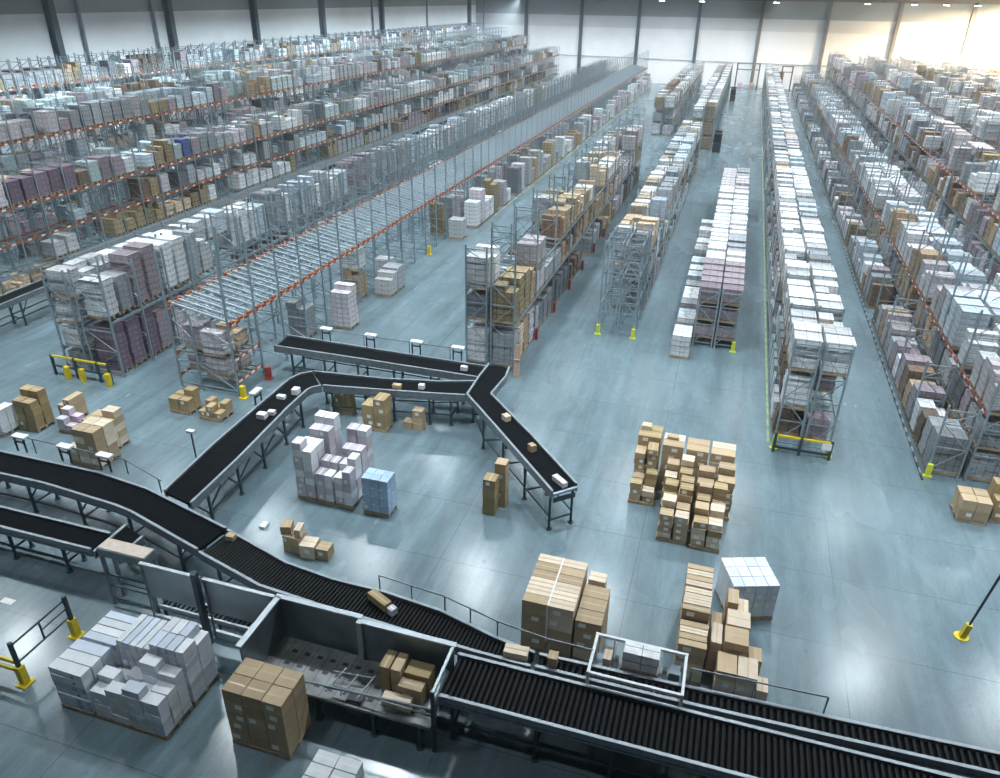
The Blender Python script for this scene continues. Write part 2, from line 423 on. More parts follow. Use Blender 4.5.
def rack_line(key, x0, x1, y0, nb, levels, h, beam, label, group, bay=4.0, frame_ys=None, skip=lambda i, l: False, tags=True, name='pallet_rack', guards=None):
    cx, depth = (x0 + x1) / 2, x1 - x0
    t = thing(name, label, 'rack', (cx, y0, 0), group=group)
    fk = (round(depth, 2), h)
    if fk not in FR: FR[fk] = frame_mesh(depth, h, .072)
    beams = beam if isinstance(beam, (list, tuple)) else [beam] * len(levels)
    for bc in set(beams):
        if (round(depth, 2), bay, bc, tags) not in LV: LV[(round(depth, 2), bay, bc, tags)] = level_mesh(depth, bay, M[bc], tags and bc != 'greybeam')
    for y in (frame_ys or [y0 + i * bay / (2 if key[0] in FINE else 1) for i in range(nb * (2 if key[0] in FINE else 1) + 1)]):
        link('upright_frame', FR[fk], t, (0, y - y0, 0))
    todo = [((i + .5) * bay, z, beams[l]) for i in range(nb) for l, z in enumerate(levels) if not skip(i, l)]
    for y, z, bc in todo[:99 if len(todo) > 100 else 100]:
        link('beam_level', LV[(round(depth, 2), bay, bc, tags)], t, (0, y, z))
    if len(todo) > 100:                      # the farthest ones together
        mats, V, F, MI, n = [], [], [], [], 0
        for y, z, bc in todo[99:]:
            me = LV[(round(depth, 2), bay, bc, tags)]
            for m_ in me.materials:
                if m_ not in mats: mats.append(m_)
            V += [(v.co.x, v.co.y + y, v.co.z + z) for v in me.vertices]
            F += [tuple(n + q for q in p.vertices) for p in me.polygons]
            MI += [mats.index(me.materials[p.material_index]) for p in me.polygons]
            n += len(me.vertices)
        far = bpy.data.meshes.new('beam_levels_far'); far.from_pydata(V, [], F)
        for m_ in mats: far.materials.append(m_)
        far.polygons.foreach_set('material_index', MI)
        link('beam_level', far, t)['kind'] = 'stuff'
    LINES[key] = dict(t=t.name, cap=True, x0=x0, x1=x1, y0=y0, nb=nb, bay=bay, levels=[0.0] + list(levels), h=h)
    for (gx, gm) in guards or ():
        g = MB(); g.box(-.09, .09, -.09, .03, 0, .55); g.box(-.16, .16, -.14, .03, 0, .05)
        g.obj('post_guard', M[gm], t, (gx - cx, -.11, 0))
    return t

bayw = lambda y0, y1: int(round((y1 - y0) / 4.0))
# the two lines of each row: first the one away from the door side
rack_line('Dl', 3.2, 4.2, 27.75, 17, [1.72, 3.38], 4.75, 'greybeam', 'white-loaded central rack, its line on the open-aisle side, up to the cross aisle', 'central rack rows', guards=((3.25, 'lime'),))
rack_line('Dr', 4.32, 5.32, 27.75, 17, [1.72, 3.38], 4.75, 'greybeam', 'white-loaded central rack, its line on the narrow-aisle side, up to the cross aisle', 'central rack rows', guards=((5.28, 'lime'),))
rack_line('Dl2', 3.2, 4.2, 99.5, 17, [1.72, 3.38], 4.75, 'greybeam', 'white-loaded central rack beyond the cross aisle, line on the open-aisle side', 'central rack rows')
rack_line('Dr2', 4.32, 5.32, 99.5, 17, [1.72, 3.38], 4.75, 'greybeam', 'white-loaded central rack beyond the cross aisle, line on the narrow-aisle side', 'central rack rows')
cys = [36.8 + 1.34 * i for i in range(3)] + [36.8 + 4 * i for i in range(1, 13)]
rack_line('Cl', -5.65, -4.72, 36.8, 12, [1.7, 3.3, 4.9], 5.1, 'greybeam', 'rack with bare lattice end frames, its line facing the belt conveyors', 'lattice-ended rack rows', frame_ys=cys, tags=False, guards=((-5.6, 'lime'),), skip=lambda i, l: l == 2 and i > 0)
rack_line('Cr', -4.62, -3.7, 36.8, 12, [1.7, 3.3, 4.9], 5.1, 'greybeam', 'rack with bare lattice end frames, its line facing the mauve-fronted rack', 'lattice-ended rack rows', frame_ys=cys, tags=False, guards=((-3.74, 'lime'),), skip=lambda i, l: l == 2 and i > 0)
rack_line('El', -.68, .34, 36.8, 8, [.45, 1.4, 2.35], 3.2, 'greybeam', 'low mauve-fronted rack beside the central aisle, line nearer the lattice frames', 'mauve-fronted rack rows', tags=False)
rack_line('Er', .42, 1.42, 36.8, 8, [.45, 1.4, 2.35], 3.2, 'greybeam', 'low mauve-fronted rack beside the central aisle, line on the open-aisle side', 'mauve-fronted rack rows', tags=False, guards=((1.38, 'lime'),))
rack_line('Bl', -11.1, -10.02, 31.0, 11, [2.3, 3.85], 6.0, 'greybeam', 'rack standing just behind the belt junction, line away from the lattice rack', 'racks behind the belt junction')
rack_line('Br', -9.86, -8.66, 31.0, 11, [2.3, 3.85], 6.9, 'greybeam', 'rack standing just behind the belt junction, line with tan cartons and red feet', 'racks behind the belt junction', skip=lambda i, l: l == 1 and i == 0)
for k in range(7):
    g = MB(); g.box(-.06, .06, -.12, .12, 0, .6); g.box(-.08, .08, -.16, .16, 0, .04)
    g.obj('post_guard', M['redguard'], bpy.data.objects[LINES['Br']['t']], (.70, 4.0 * k, 0))
rack_line('Gl', -11.0, -9.85, 104, 15, [1.7, 3.4], 5.2, 'greybeam', 'far rack past the cross aisle with tan top loads, wide-aisle line', 'far racks past the cross aisle')
rack_line('Gr', -9.7, -8.4, 104, 15, [1.7, 3.4], 5.2, 'greybeam', 'far rack past the cross aisle with tan top loads, inner line', 'far racks past the cross aisle')
rack_line('Fl', -5.5, -4.3, 95.5, 17, [1.7, 3.4], 5.0, 'greybeam', 'far white-topped rack behind the tan carton tower, inner line', 'far racks past the cross aisle')
rack_line('Fr', -4.15, -2.9, 95.5, 17, [1.7, 3.4], 5.0, 'greybeam', 'far white-topped rack behind the tan carton tower, open-aisle line', 'far racks past the cross aisle')
rack_line('Al', -28.95, -27.65, 24.45, 35, [1.1, 2.3, 3.5], 5.0, 'greybeam', 'rack behind the yellow end barrier, line facing the side conveyor', 'racks behind the yellow end barrier', tags=False, skip=lambda i, l: l == 2 and i > 2)
rack_line('Ar', -27.35, -25.65, 24.45, 35, [2.75], 5.1, 'greybeam', 'rack behind the yellow end barrier, line above the purple floor pallets', 'racks behind the yellow end barrier', tags=False)
LW = 'tall orange-beam rack, '
for k, (xr, y0, lv, h, w) in enumerate(((-38.6, 24, [1.4, 3.1, 5.05], 6.8, 'first row behind the side conveyor'), (-44.2, 28, [1.5, 3.3, 5.2, 7.3], 9.0, 'second row behind the side conveyor'),
        (-50.2, 40, [1.6, 3.4, 5.3, 7.4], 10.2, 'third row behind the side conveyor'), (-55.0, 46, [1.6, 3.4, 5.3, 7.2, 9.0], 11.0, 'last row against the side wall'))):
    nb = bayw(y0, 166)
    rack_line('L%dr' % k, xr - 1.2, xr, y0, nb, lv, h, ['greybeam'] + ['orange'] * (len(lv) - 1) if k == 0 else ['greybeam'] * (len(lv) - 1) + ['orange'], LW + w + ', beam face to the hall', 'orange-beam racks by the side wall')
    rack_line('L%dl' % k, xr - 2.5, xr - 1.3, y0, nb, lv[-1:], h, 'greybeam', LW + w + ', wall-side line', 'orange-beam racks by the side wall')
for k, (xl, y0) in enumerate(((8.8, 27.5), (14.2, 26.0), (19.6, 46), (25.0, 58), (30.4, 74), (35.8, 86), (41.2, 98))):
    nb = bayw(y0, 166)
    lv = [1.35, 2.8] if k == 0 else [2.0, 4.0, 5.7]
    w = ('first row across the pale aisle', 'second row across the pale aisle', 'third row across the pale aisle', 'fourth row across the pale aisle', 'fifth row across the pale aisle', 'sixth row across the pale aisle', 'seventh row across the pale aisle')[k]
    rack_line('R%dl' % k, xl, xl + 1.12, y0, nb, lv if k else [], 3.0 if k == 0 else 7.6, ['greybeam'] * (len(lv) - 1) + ['red'], 'red-and-white-beam rack, ' + w + ', aisle-side line', 'red-beam racks across the pale aisle', guards=((xl + .03, 'lime'),) if k < 2 else None)
    rack_line('R%dr' % k, xl + 1.3, xl + 2.42, y0, nb, lv[-2:], 5.4 if k == 0 else 7.6, ['greybeam', 'greybeam' if k else 'red'], 'red-and-white-beam rack, ' + w + ', far-side line', 'red-beam racks across the pale aisle')

rack_line('Rx', 11.35, 12.47, 27.5, 34, [2.8], 5.4, 'greybeam', 'red-and-white-beam rack, first row across the pale aisle, third line in', 'red-beam racks across the pale aisle')

# the flow rack with sloping lanes of bare rails and no loads on top
t = thing('pallet_flow_rack', 'long empty-topped flow rack with bare sloping lane rails between orange beams', 'rack', (-21, 24.5, 0))
FB, FN = 2.0, 70
fm = MB()
for x, h in ((-1.5, 6.4), (-.4, 3.75), (1.5, 6.8)):
    fm.box(x - .038, x + .038, -.038, .038, 0, h); fm.box(x - .09, x + .09, -.09, .09, 0, .03)
z, k = .3, 0
while z < 2.9:
    for a, c in ((-1.5, -.4), (-.4, 1.5)):
        fm.bar((a, 0, z), (c, 0, z), .04)
        fm.bar((a if k % 2 else c, 0, z), (c if k % 2 else a, 0, z + 1.1), .035)
    z += 1.1; k += 1
fm = fm.mesh('upright_frame', M['post'])
dk = MB(); L2 = FB / 2 - .055
for i in range(4):
    y = -L2 + (i + .5) * 2 * L2 / 4
    dk.bar((-1.45, y, 4.02), (1.45, y, 3.47), .075, .08)
    dk.bar((-1.45, y + .16, 4.05), (1.45, y + .16, 3.5), .03, .03)
for x, zz in ((-.75, 3.86), (0, 3.71), (.75, 3.57)):
    dk.box(x - .03, x + .03, -L2, L2, zz - .12, zz - .02)
dk = dk.mesh('lane_rails', M['lane'])
bm = {}
for nm, x, z0 in (('inlet', -1.5, 4.02), ('outlet', 1.5, 3.47)):
    bb = MB(); bb.box(x - .03, x + .03, -L2, L2, z0 - .17, z0 - .03, 0)
    for i in range(3):
        y = -L2 + (i + .5) * 2 * L2 / 3
        bb.box(x + .03, x + .04, y - .14, y + .14, z0 - .15, z0 - .05, 1)
        bb.box(x - .06, x + .06, y - .2, y + .06, z0 - .05, z0 + .06, 0)
    bm[nm] = bb.mesh(nm + '_beam', [M['orange'], M['tag']])
low = level_mesh(3.0, FB, M['orange'], True, 5)
for i in range(FN + 1): link('upright_frame', fm, t, (0, i * FB, 0))
for i in range(FN):
    link('lane_rails', dk, t, (0, (i + .5) * FB, 0))
    link('inlet_beam', bm['inlet'], t, (0, (i + .5) * FB, 0)); link('outlet_beam', bm['outlet'], t, (0, (i + .5) * FB, 0))
for z in (.75, 1.8):
    link('beam_level', low, t, (0, .5 * FB, z))
for (dy, gm) in ((0, 'yellow'), (2.0, 'redguard'), (10, 'yellow'), (22, 'yellow'), (28, 'yellow'), (36, 'yellow'), (44, 'yellow'), (62, 'yellow')):
    g = MB(); g.box(-.1, .1, -.1, .1, 0, .6); g.box(-.17, .17, -.15, .15, 0, .05)
    g.obj('post_guard', M[gm], t, (1.72, dy, 0))

# ------------------------------------------------------------------ pallet loads
RNG = random.Random(11)
PM = MB()
for y in (-.36, 0, .36): PM.box(-.54, .54, y - .05, y + .05, 0, .115)
for x in (-.49, -.25, 0, .25, .49): PM.box(x - .05, x + .05, -.41, .41, .115, .14)
PALLET = PM.mesh('pallet', M['pallet'])
GM = {}
def add_goods(b, pal, w, d, h, seed, mi=0, ox=0, oy=0, oz=0, cheap=False):
    """w along x, d along y: layers of boxes, slightly uneven, the top one sometimes only partly laid"""
    r = random.Random(seed)
    wrapped = PAL[pal][1]
    n = max(1, 2 if cheap else int(round(h / .29)))
    if cheap: n = 1
    lh = h / n
    for i in range(n):
        j = .022 if wrapped else .03
        a, c = r.uniform(0, 2 * j), r.uniform(0, 2 * j)
        x0, x1, y0, y1 = -w / 2 + a, w / 2 - r.uniform(0, 2 * j), -d / 2 + c, d / 2 - r.uniform(0, 2 * j)
        z0, z1 = i * lh, (i + 1) * lh
        if i == n - 1 and n > 2 and r.random() < (.25 if wrapped else .5):
            q = r.random()
            if q < .4: x1 = x0 + (x1 - x0) * .55
            elif q < .7: y1 = y0 + (y1 - y0) * .6
            else: y0 = y1 - (y1 - y0) * .5
        b.box(ox + x0, ox + x1, oy + y0, oy + y1, oz + z0, oz + z1, mi)
def goods_mesh(pal, w, d, h, var):
    k = (pal, w, d, h, var)
    if k not in GM:
        b = MB(); add_goods(b, pal, w, d, h, hash((ord(pal), int(w * 100), int(h * 100), var)))
        GM[k] = b.mesh('goods', PAL[pal][2])
    return GM[k]

SPEC = []        # every load: dict(x,y,z,w,d,h,pal,label)
RK = {'Dl': 'open-aisle line of central rack', 'Dr': 'narrow-aisle line of central rack', 'Dl2': 'far open-aisle line of central rack', 'Dr2': 'far narrow-aisle line of central rack',
      'Cl': 'lattice rack, belt side', 'Cr': 'lattice rack, mauve-rack side', 'El': 'mauve-fronted rack, inner line', 'Er': 'mauve-fronted rack, open-aisle line',
      'Bl': 'rack behind belt junction, plain line', 'Br': 'rack behind belt junction, orange line', 'Gl': 'tan-topped far rack, outer line', 'Gr': 'tan-topped far rack, inner line',
      'Fl': 'white-topped far rack, inner line', 'Fr': 'white-topped far rack, aisle line', 'Al': 'yellow-barrier rack, conveyor side', 'Ar': 'yellow-barrier rack, purple side'}
for k, w in enumerate(('first', 'second', 'third', 'wall-side')):
    RK['L%dr' % k] = w + ' orange-beam row, hall face'; RK['L%dl' % k] = w + ' orange-beam row, wall line'
RK['Rx'] = 'first red-beam row, third line'
for k in range(7):
    RK['R%dl' % k] = nth(k + 1) + ' red-beam row, aisle line'; RK['R%dr' % k] = nth(k + 1) + ' red-beam row, far line'
def pick(mix):
    t = RNG.random() * sum(mix.values())
    for k, v in mix.items():
        t -= v
        if t <= 0: return k
    return k
def put(x, y, z, w, d, h, pal, label):
    SPEC.append(dict(x=x, y=y, z=z, w=w, d=d, h=h, pal=pal, label=label))
HS = (.75, .95, 1.15, 1.3, 1.5)
def fill(key, level, fillp, mix, hmax, hmin=.7, slots=4, bays=None, fixed=None, runs=.6, cap=True):
    """loads for one level of one line; neighbours tend to match, as goods arrive in batches"""
    ln = LINES[key]; x = (ln['x0'] + ln['x1']) / 2; z = ln['levels'][level] + .004
    top = level == len(ln['levels']) - 1
    lw = 'floor' if level == 0 else ('top' if top else nth(level))
    prev, ph, gap = pick(mix), None, False
    for i in range(ln['nb']):
        if bays and not bays(i): continue
        for s in range(slots):
            if fixed and (i, s) in fixed:
                f = fixed[(i, s)]
                if f is None: continue
                pal, h = f
            else:
                if RNG.random() > runs: gap = RNG.random() > fillp
                if gap: continue
                if RNG.random() > runs: prev = pick(mix); ph = None
                pal = prev
                if ph is None: ph = RNG.uniform(hmin, hmax)
                h = ph if RNG.random() < .6 else RNG.uniform(hmin, hmax)
            if cap and level + 1 < len(ln['levels']) and not (key[0] == 'C' and level == 2): h = min(h, ln['levels'][level + 1] - z - .36)
            h = math.floor(h / .1 + .01) * .1
            sp = (ln['bay'] - .12) / slots
            y = ln['y0'] + i * ln['bay'] + .06 + (s + .5) * sp
            put(x + RNG.uniform(-.02, .02), y, z, min(1.12, ln['x1'] - ln['x0'] + .06) , round(sp - .14, 2), h, pal,
                f"{PAL[pal][0]} {'wrapped' if PAL[pal][1] else 'carton'} load, {lw} level, {nth(i + 1)} bay, {nth(s + 1)} slot, {RK[key]}")
whites = {'W': 6, 'B': 1.2, 'G': .7, 'P': .8, 'L': .15}
greys = {'G': 4, 'W': 3, 'D': 1, 'B': 2, 'T': 2, 'P': 1.2, 'M': 1.2, 'K': 1.2, 'O': .5, 'H': .8}
browns = {'K': 3, 'L': 2, 'O': 1.5, 'H': 1, 'G': 1.5, 'W': 1, 'M': 1}
# central rack
E0 = None
fill('Dl', 2, .97, whites, 1.25, 1.0, fixed={(0, 0): ('W', 1.2), (0, 1): ('W', 1.2), (0, 2): ('W', 1.0), (0, 3): ('W', 1.0)})
fill('Dr', 2, .97, whites, 1.25, 1.0, fixed={(0, 0): ('W', 1.2), (0, 1): ('W', 1.2), (0, 2): ('L', .9), (0, 3): ('W', 1.0)})
fill('Dl', 1, .85, greys, 1.3, fixed={(0, 0): ('W', 1.2)}); fill('Dr', 1, .8, greys, 1.3, fixed={(0, 0): None, (0, 1): None})
fill('Dl', 0, .8, greys, 1.3, fixed={(0, 0): None, (0, 1): ('H', .9)}); fill('Dr', 0, .8, greys, 1.2, fixed={(0, 0): None, (0, 1): ('M', .8)})
for k in ('Dl2', 'Dr2'):
    fill(k, 2, .98, whites, 1.25, 1.0)
    fill(k, 1, .8, greys, 1.3); fill(k, 0, .8, greys, 1.3)
# lattice rack
for k in ('Cl', 'Cr'):
    pm = {'W': 4, 'L': 2, 'P': 1, 'G': 1, 'O': .7, 'B': 1}
    fill(k, 2, .9, pm, 1.4, 1.0, bays=lambda i: i > 0); fill(k, 1, .8, greys, 1.3, bays=lambda i: i > 0); fill(k, 0, .8, greys, 1.3, bays=lambda i: i > 0)
# mauve-fronted rack: low loads on close levels
for k in ('El', 'Er'):
    fx = {(0, s): ('M', .7) for s in range(4)}; fx[(1, 0)] = ('M', .7)
    fill(k, 3, .95, {'W': 5, 'P': 2, 'G': 1}, .75, .6, fixed=fx)
    fill(k, 2, .95, {'M': 2, 'W': 3, 'G': 1}, .65, .6, fixed={(0, s): (('M', 'O', 'M', 'W')[s], .7) for s in range(4)})
    fill(k, 1, .9, {'M': 2, 'W': 2, 'G': 2}, .7, .6, fixed={(0, 0): ('M' if k == 'El' else 'M', .7)})
    fill(k, 0, .9, {'D': 2, 'G': 2, 'W': 1}, .4, .3, fixed={(0, 0): None})
for i in range(20):
    pal = pick({'W': 5, 'G': 1, 'B': 2}); h = (.8, .6)[i % 2] + RNG.random() * .4
    put(-1.18, 35.4 + i * 1.22, .004, .95, 1.02, round(h, 1), pal, f"{PAL[pal][0]} wrapped pallet on the floor beside mauve-fronted rack, {nth(i + 1)} from the open end")
# behind the junction
fill('Bl', 2, .75, {'W': 3, 'K': 2, 'L': 2, 'P': 1, 'G': 1}, 1.5, .9, fixed={(0, 0): ('W', 1.4), (0, 1): ('W', 1.5), (0, 2): None, (0, 3): None, **{(1, s): None for s in range(4)}, **{(2, s): None for s in range(4)}, **{(3, s): ('O', 1.1) for s in (1, 2, 3)}})
fill('Bl', 1, .8, greys, 1.35, fixed={(0, 0): ('D', 1.3), (0, 1): ('G', 1.3)}); fill('Bl', 0, .8, greys, 1.8, .9, fixed={(0, 0): ('W', 1.7)})
fill('Br', 2, .7, {'K': 2, 'P': 2, 'L': 2, 'W': 2}, 1.4, .8, fixed={**{(0, s): None for s in range(4)}, (1, 0): ('P', 1.0), (1, 1): ('P', 1.0), (1, 2): None, (1, 3): None, (2, 0): None, (2, 1): ('R', 1.2), (2, 2): ('K', 1.2), (2, 3): ('L', 1.1), (3, 0): ('L', 1.3), (3, 1): ('O', 1.3)})
fill('Br', 1, .9, {'K': 3, 'H': 2, 'P': 2, 'G': 2}, 1.35, bays=lambda i: i > 0, fixed={(1, 0): ('P', 1.3), (1, 1): ('P', 1.3)})
fill('Br', 1, 1, {'O': 1}, 1.9, 1.6, bays=lambda i: i == 0, cap=False, fixed={(0, 0): ('O', 1.7), (0, 1): ('O', 1.8), (0, 2): ('O', 1.8), (0, 3): ('K', 1.6)})
fill('Br', 0, .9, {'P': 2, 'G': 2, 'D': 1.5, 'K': 1, 'H': 1}, 1.8, 1.0, fixed={(0, 0): ('G', 1.6), (0, 1): ('L', 1.6), (0, 2): ('K', 1.6), (0, 3): ('P', 1.6), (1, 0): ('P', 1.6)})
for k in ('Gl', 'Gr'):
    fill(k, 2, .9, {'W': 4, 'K': 1, 'R': .8, 'O': .5, 'P': 1}, 1.4, .8, fixed={(2, s): ('R', 1.0) for s in range(4)}); fill(k, 1, .9, {'W': 3, 'P': 2, 'M': 2, 'G': 2}, 1.4); fill(k, 0, .9, {'W': 3, 'P': 1, 'M': 2, 'G': 2}, 1.5)
fill('Fl', 2, .95, {'W': 5, 'P': 2}, 1.4, 1.0); fill('Fl', 1, .9, greys, 1.4); fill('Fl', 0, .9, greys, 1.4)
fill('Fr', 2, .97, {'W': 5, 'P': 2}, 1.4, 1.0, fixed={(0, 0): ('L', 1.7), (0, 1): ('L', 1.5)}); fill('Fr', 1, .9, {'P': 3, 'W': 3, 'G': 1}, 1.5, fixed={(0, 0): ('K', 1.6)}); fill('Fr', 0, .9, greys, 1.5, fixed={(0, 0): ('K', 1.5)})
# rack behind the yellow barrier
am = {'W': 4, 'P': 3, 'G': 2, 'M': 1, 'B': 2, 'O': .3}
fill('Al', 3, .85, am, 1.35, .9, bays=lambda i: i < 3, fixed={(0, 0): ('W', 1.2), (0, 1): ('W', 1.2), (0, 2): ('W', 1.2)}); fill('Al', 2, .8, greys, 1.1, fixed={(0, 0): ('W', 1.0)}, bays=lambda i: i < 3); fill('Al', 2, .85, am, 2.4, 1.8, bays=lambda i: i > 2, cap=False); fill('Al', 1, .8, greys, 1.0, fixed={(0, 0): ('W', 1.0)}); fill('Al', 0, .8, greys, .9, fixed={(0, 0): ('G', .8)})
fill('Ar', 1, .92, am, 2.3, 1.7, bays=lambda i: i < 2, fixed={(0, 0): ('W', 1.7), (0, 1): ('G', 1.6), (0, 2): ('M', 2.3), (0, 3): ('M', 2.4), (1, 0): ('W', 2.2), (1, 1): ('W', 2.2), (1, 2): ('G', 2.2), (1, 3): ('W', 1.6)})
fill('Ar', 0, .85, {'U': 1, 'G': 3, 'M': 2, 'P': 2, 'W': 2}, 2.2, 1.6, bays=lambda i: i < 2 or i % 5 == 0, fixed={(0, 0): ('U', 2.2), (0, 1): ('U', 2.2), (0, 2): ('U', 2.2), (0, 3): ('M', 1.9)})
# flow rack: loads in its first bay and on the floor below the outlet beam
for (x, y, z, h, pal, lab) in ((-21.96, 25.5, .755, .8, 'M', 'mauve'), (-20.55, 25.0, .755, .8, 'P', 'pinkish'), (-20.5, 26.0, .755, .8, 'P', 'pale'), (-20.55, 25.0, 1.805, 1.0, 'P', 'pinkish'), (-20.5, 26.0, 1.805, .9, 'L', 'tan'), (-21.96, 25.5, 1.805, .9, 'M', 'mauve')):
    put(x, y, z, .92 if x < -21 else 1.1, .85, h, pal, f"{lab} load on the {'lower' if z < 1 else 'upper'} beams of the flow rack's first bay, {'inner' if x < -21 else ('first' if y < 25.5 else 'second')} place")
fl = [(31.3, 'G', 1.8, 0), (33.3, 'P', 2.2, 1), (34.4, 'P', 2.2, 1), (36.9, 'K', 1.6, 0), (38.5, 'W', 1.2, 1), (39.6, 'G', 1.3, 1), (40.7, 'W', 1.0, 0), (46.3, 'K', 1.3, 1)]
y = 51.0
while y < 164:
    fl.append((y, pick({'M': 2, 'G': 3, 'W': 3, 'P': 2, 'O': 1.2, 'K': .8, 'D': 1}), RNG.uniform(1.0, 2.6), 1))
    y += RNG.choice((1.1, 1.1, 1.2, 1.3, 3.2))
for i, (y, pal, h, e) in enumerate(fl):
    if e and min(abs(y - 24.5 - g) for g in (0, 2, 10, 22, 28, 36, 44, 62)) < .75: continue
    if not e: y = 24.5 + 2.0 * round((y - 25.5) / 2) + 1.0
    put(-18.83 if e else -20.35, y, .004, 1.1, 1.0, round(h, 1), pal, f"{PAL[pal][0]} load standing on the floor under the flow rack outlet, {nth(i + 1)} from the belts")
put(-20.35, 37.5, 1.76, 1.15, 1.0, 1.1, 'W', 'white wrapped load stacked on the tan pallet under the flow rack outlet')
for i in range(30):
    if i in (3, 4, 9, 14, 15, 22): continue
    y, pal = 24.5 + 2.0 * (13 + i) + 1.0, pick({'G': 3, 'M': 2, 'D': 1, 'O': 1.5, 'P': 2})
    put(-20.5, y, .004, 1.1, 1.0, 2.2, pal, f"{PAL[pal][0]} tall load standing deep under the flow rack deck, {nth(i + 1)} from the belts")
# orange-beam racks by the side wall: the hall face in full, the wall line only on top
for k in range(4):
    n = len(LINES['L%dr' % k]['levels'])
    for l in range(n):
        top = l == n - 1
        mix = {'W': 1.6, 'T': 2, 'B': 1.8, 'G': 3.6, 'M': 1.3, 'P': 1, 'O': .7, 'K': .7, 'H': .8, 'D': 1.4}
        if l <= 1 and k == 0: mix = {'K': 3, 'O': 1.5, 'G': 3, 'H': 1.5, 'L': 1.5, 'W': 1.2, 'T': 1, 'M': 1}
        fx = None
        if k == 0 and top:
            fx = {(1, 3): ('P', 1.3), (2, 0): ('U', 1.2), (2, 1): ('U', 1.2), (2, 2): ('U', 1.3), (2, 3): ('U', 1.3), (3, 0): ('U', 1.3), (3, 2): ('T', 1.2), (3, 3): ('M', 1.3), (4, 0): ('M', 1.2), (4, 1): ('W', .9), (5, 0): ('O', 1.1), (5, 1): ('O', 1.4), (5, 2): ('T', 1.3), (5, 3): ('N', 1.2)}
        fill('L%dr' % k, l, (.85 if top else (.72 if l < 2 else .5)), mix, 1.45 if l else 1.3, .7, fixed=fx, runs=.5)
    fill('L%dl' % k, 1, .85, mix, 1.5, .8)
# racks across the pale aisle
for k in range(7):
    n = len(LINES['R%dl' % k]['levels'])
    for l in range(n):
        top = l == n - 1
        mix = {'W': 2, 'G': 3, 'P': 1.5, 'M': 2.5, 'H': 1.5, 'K': 1.2, 'R': .8, 'O': .5, 'D': 1.4, 'B': 1}
        if top and k: mix = {'W': 4, 'B': 2, 'P': 2, 'G': 2.5, 'K': .7, 'R': .6, 'O': .3, 'M': 1}
        fx = {(0, 0): ('G', 1.5), (0, 1): ('G', 1.4), (0, 2): ('H', 1.2), (0, 3): ('W', 1.2), (1, 0): ('M', 1.4), (1, 1): ('L', 1.1), (1, 2): ('H', 1.4), (1, 3): ('M', 1.5), (2, 0): ('W', 1.0), (2, 1): ('M', 1.3)} if k == 0 else None
        fill('R%dl' % k, l, .92 if k == 0 else (.45 if top else .85), mix, 1.7, .8, fixed=fx, runs=.35)
    tm = {'W': 5, 'B': 2.5, 'P': 2, 'G': 2, 'K': .6, 'R': .5, 'O': .3, 'M': .6}
    n = len(LINES['R%dr' % k]['levels'])
    fill('R%dr' % k, n - 1, .88, tm, 1.6, .9, fixed={(0, 0): ('P', 1.3), (0, 1): ('P', 1.4), (0, 2): ('W', 1.2), (0, 3): None, (1, 0): ('W', 1.3), (1, 1): None, (1, 2): ('B', 1.6), (1, 3): ('B', 1.6), (2, 0): ('B', 1.6), (2, 1): ('P', 1.5)} if k == 0 else None, runs=.5)
    for l in range(n - 1):
        fill('R%dr' % k, l, .8, {'G': 2, 'H': 1, 'M': 1, 'K': 1, 'D': 1}, 1.5, .9, fixed={(0, 0): ('G', .9), (0, 1): ('G', .9)} if k == 0 else None)
fill('Rx', 1, .85, {'W': 5, 'B': 3, 'P': 2, 'G': 1}, 1.6, 1.0, fixed={(0, 2): ('P', 1.2), (1, 0): ('W', 1.3), (1, 2): ('B', 1.6), (1, 3): ('B', 1.6), (2, 0): ('B', 1.5)}); fill('Rx', 0, .7, {'G': 2, 'H': 1, 'M': 1, 'O': 1}, 2.2, 1.2)

put(-33.9, 30.2, .004, 1.1, 1.9, .4, 'O', 'flat brown load on the floor beside the side conveyor trestles')

# which loads the camera sees, and how large: a small depth buffer over their boxes
PW, PH = 1000, 778
zb = np.zeros((PH, PW)); idb = np.full((PH, PW), -1, dtype=np.int32)
def tri(a, b, c, k):
    x0, x1 = max(0, int(min(a[0], b[0], c[0]))), min(PW - 1, int(max(a[0], b[0], c[0])) + 1)
    y0, y1 = max(0, int(min(a[1], b[1], c[1]))), min(PH - 1, int(max(a[1], b[1], c[1])) + 1)
    if x1 <= x0 or y1 <= y0: return
    den = (b[0] - a[0]) * (c[1] - a[1]) - (c[0] - a[0]) * (b[1] - a[1])
    if abs(den) < 1e-9: return
    gx = np.arange(x0, x1 + 1)[None, :] + .5; gy = np.arange(y0, y1 + 1)[:, None] + .5
    u = ((gx - a[0]) * (c[1] - a[1]) - (c[0] - a[0]) * (gy - a[1])) / den
    v = ((b[0] - a[0]) * (gy - a[1]) - (gx - a[0]) * (b[1] - a[1])) / den
    iz = a[2] + u * (b[2] - a[2]) + v * (c[2] - a[2])
    sub = zb[y0:y1 + 1, x0:x1 + 1]
    m = (u >= 0) & (v >= 0) & (u + v <= 1) & (iz > sub)
    if m.any():
        sub[m] = iz[m]; idb[y0:y1 + 1, x0:x1 + 1][m] = k
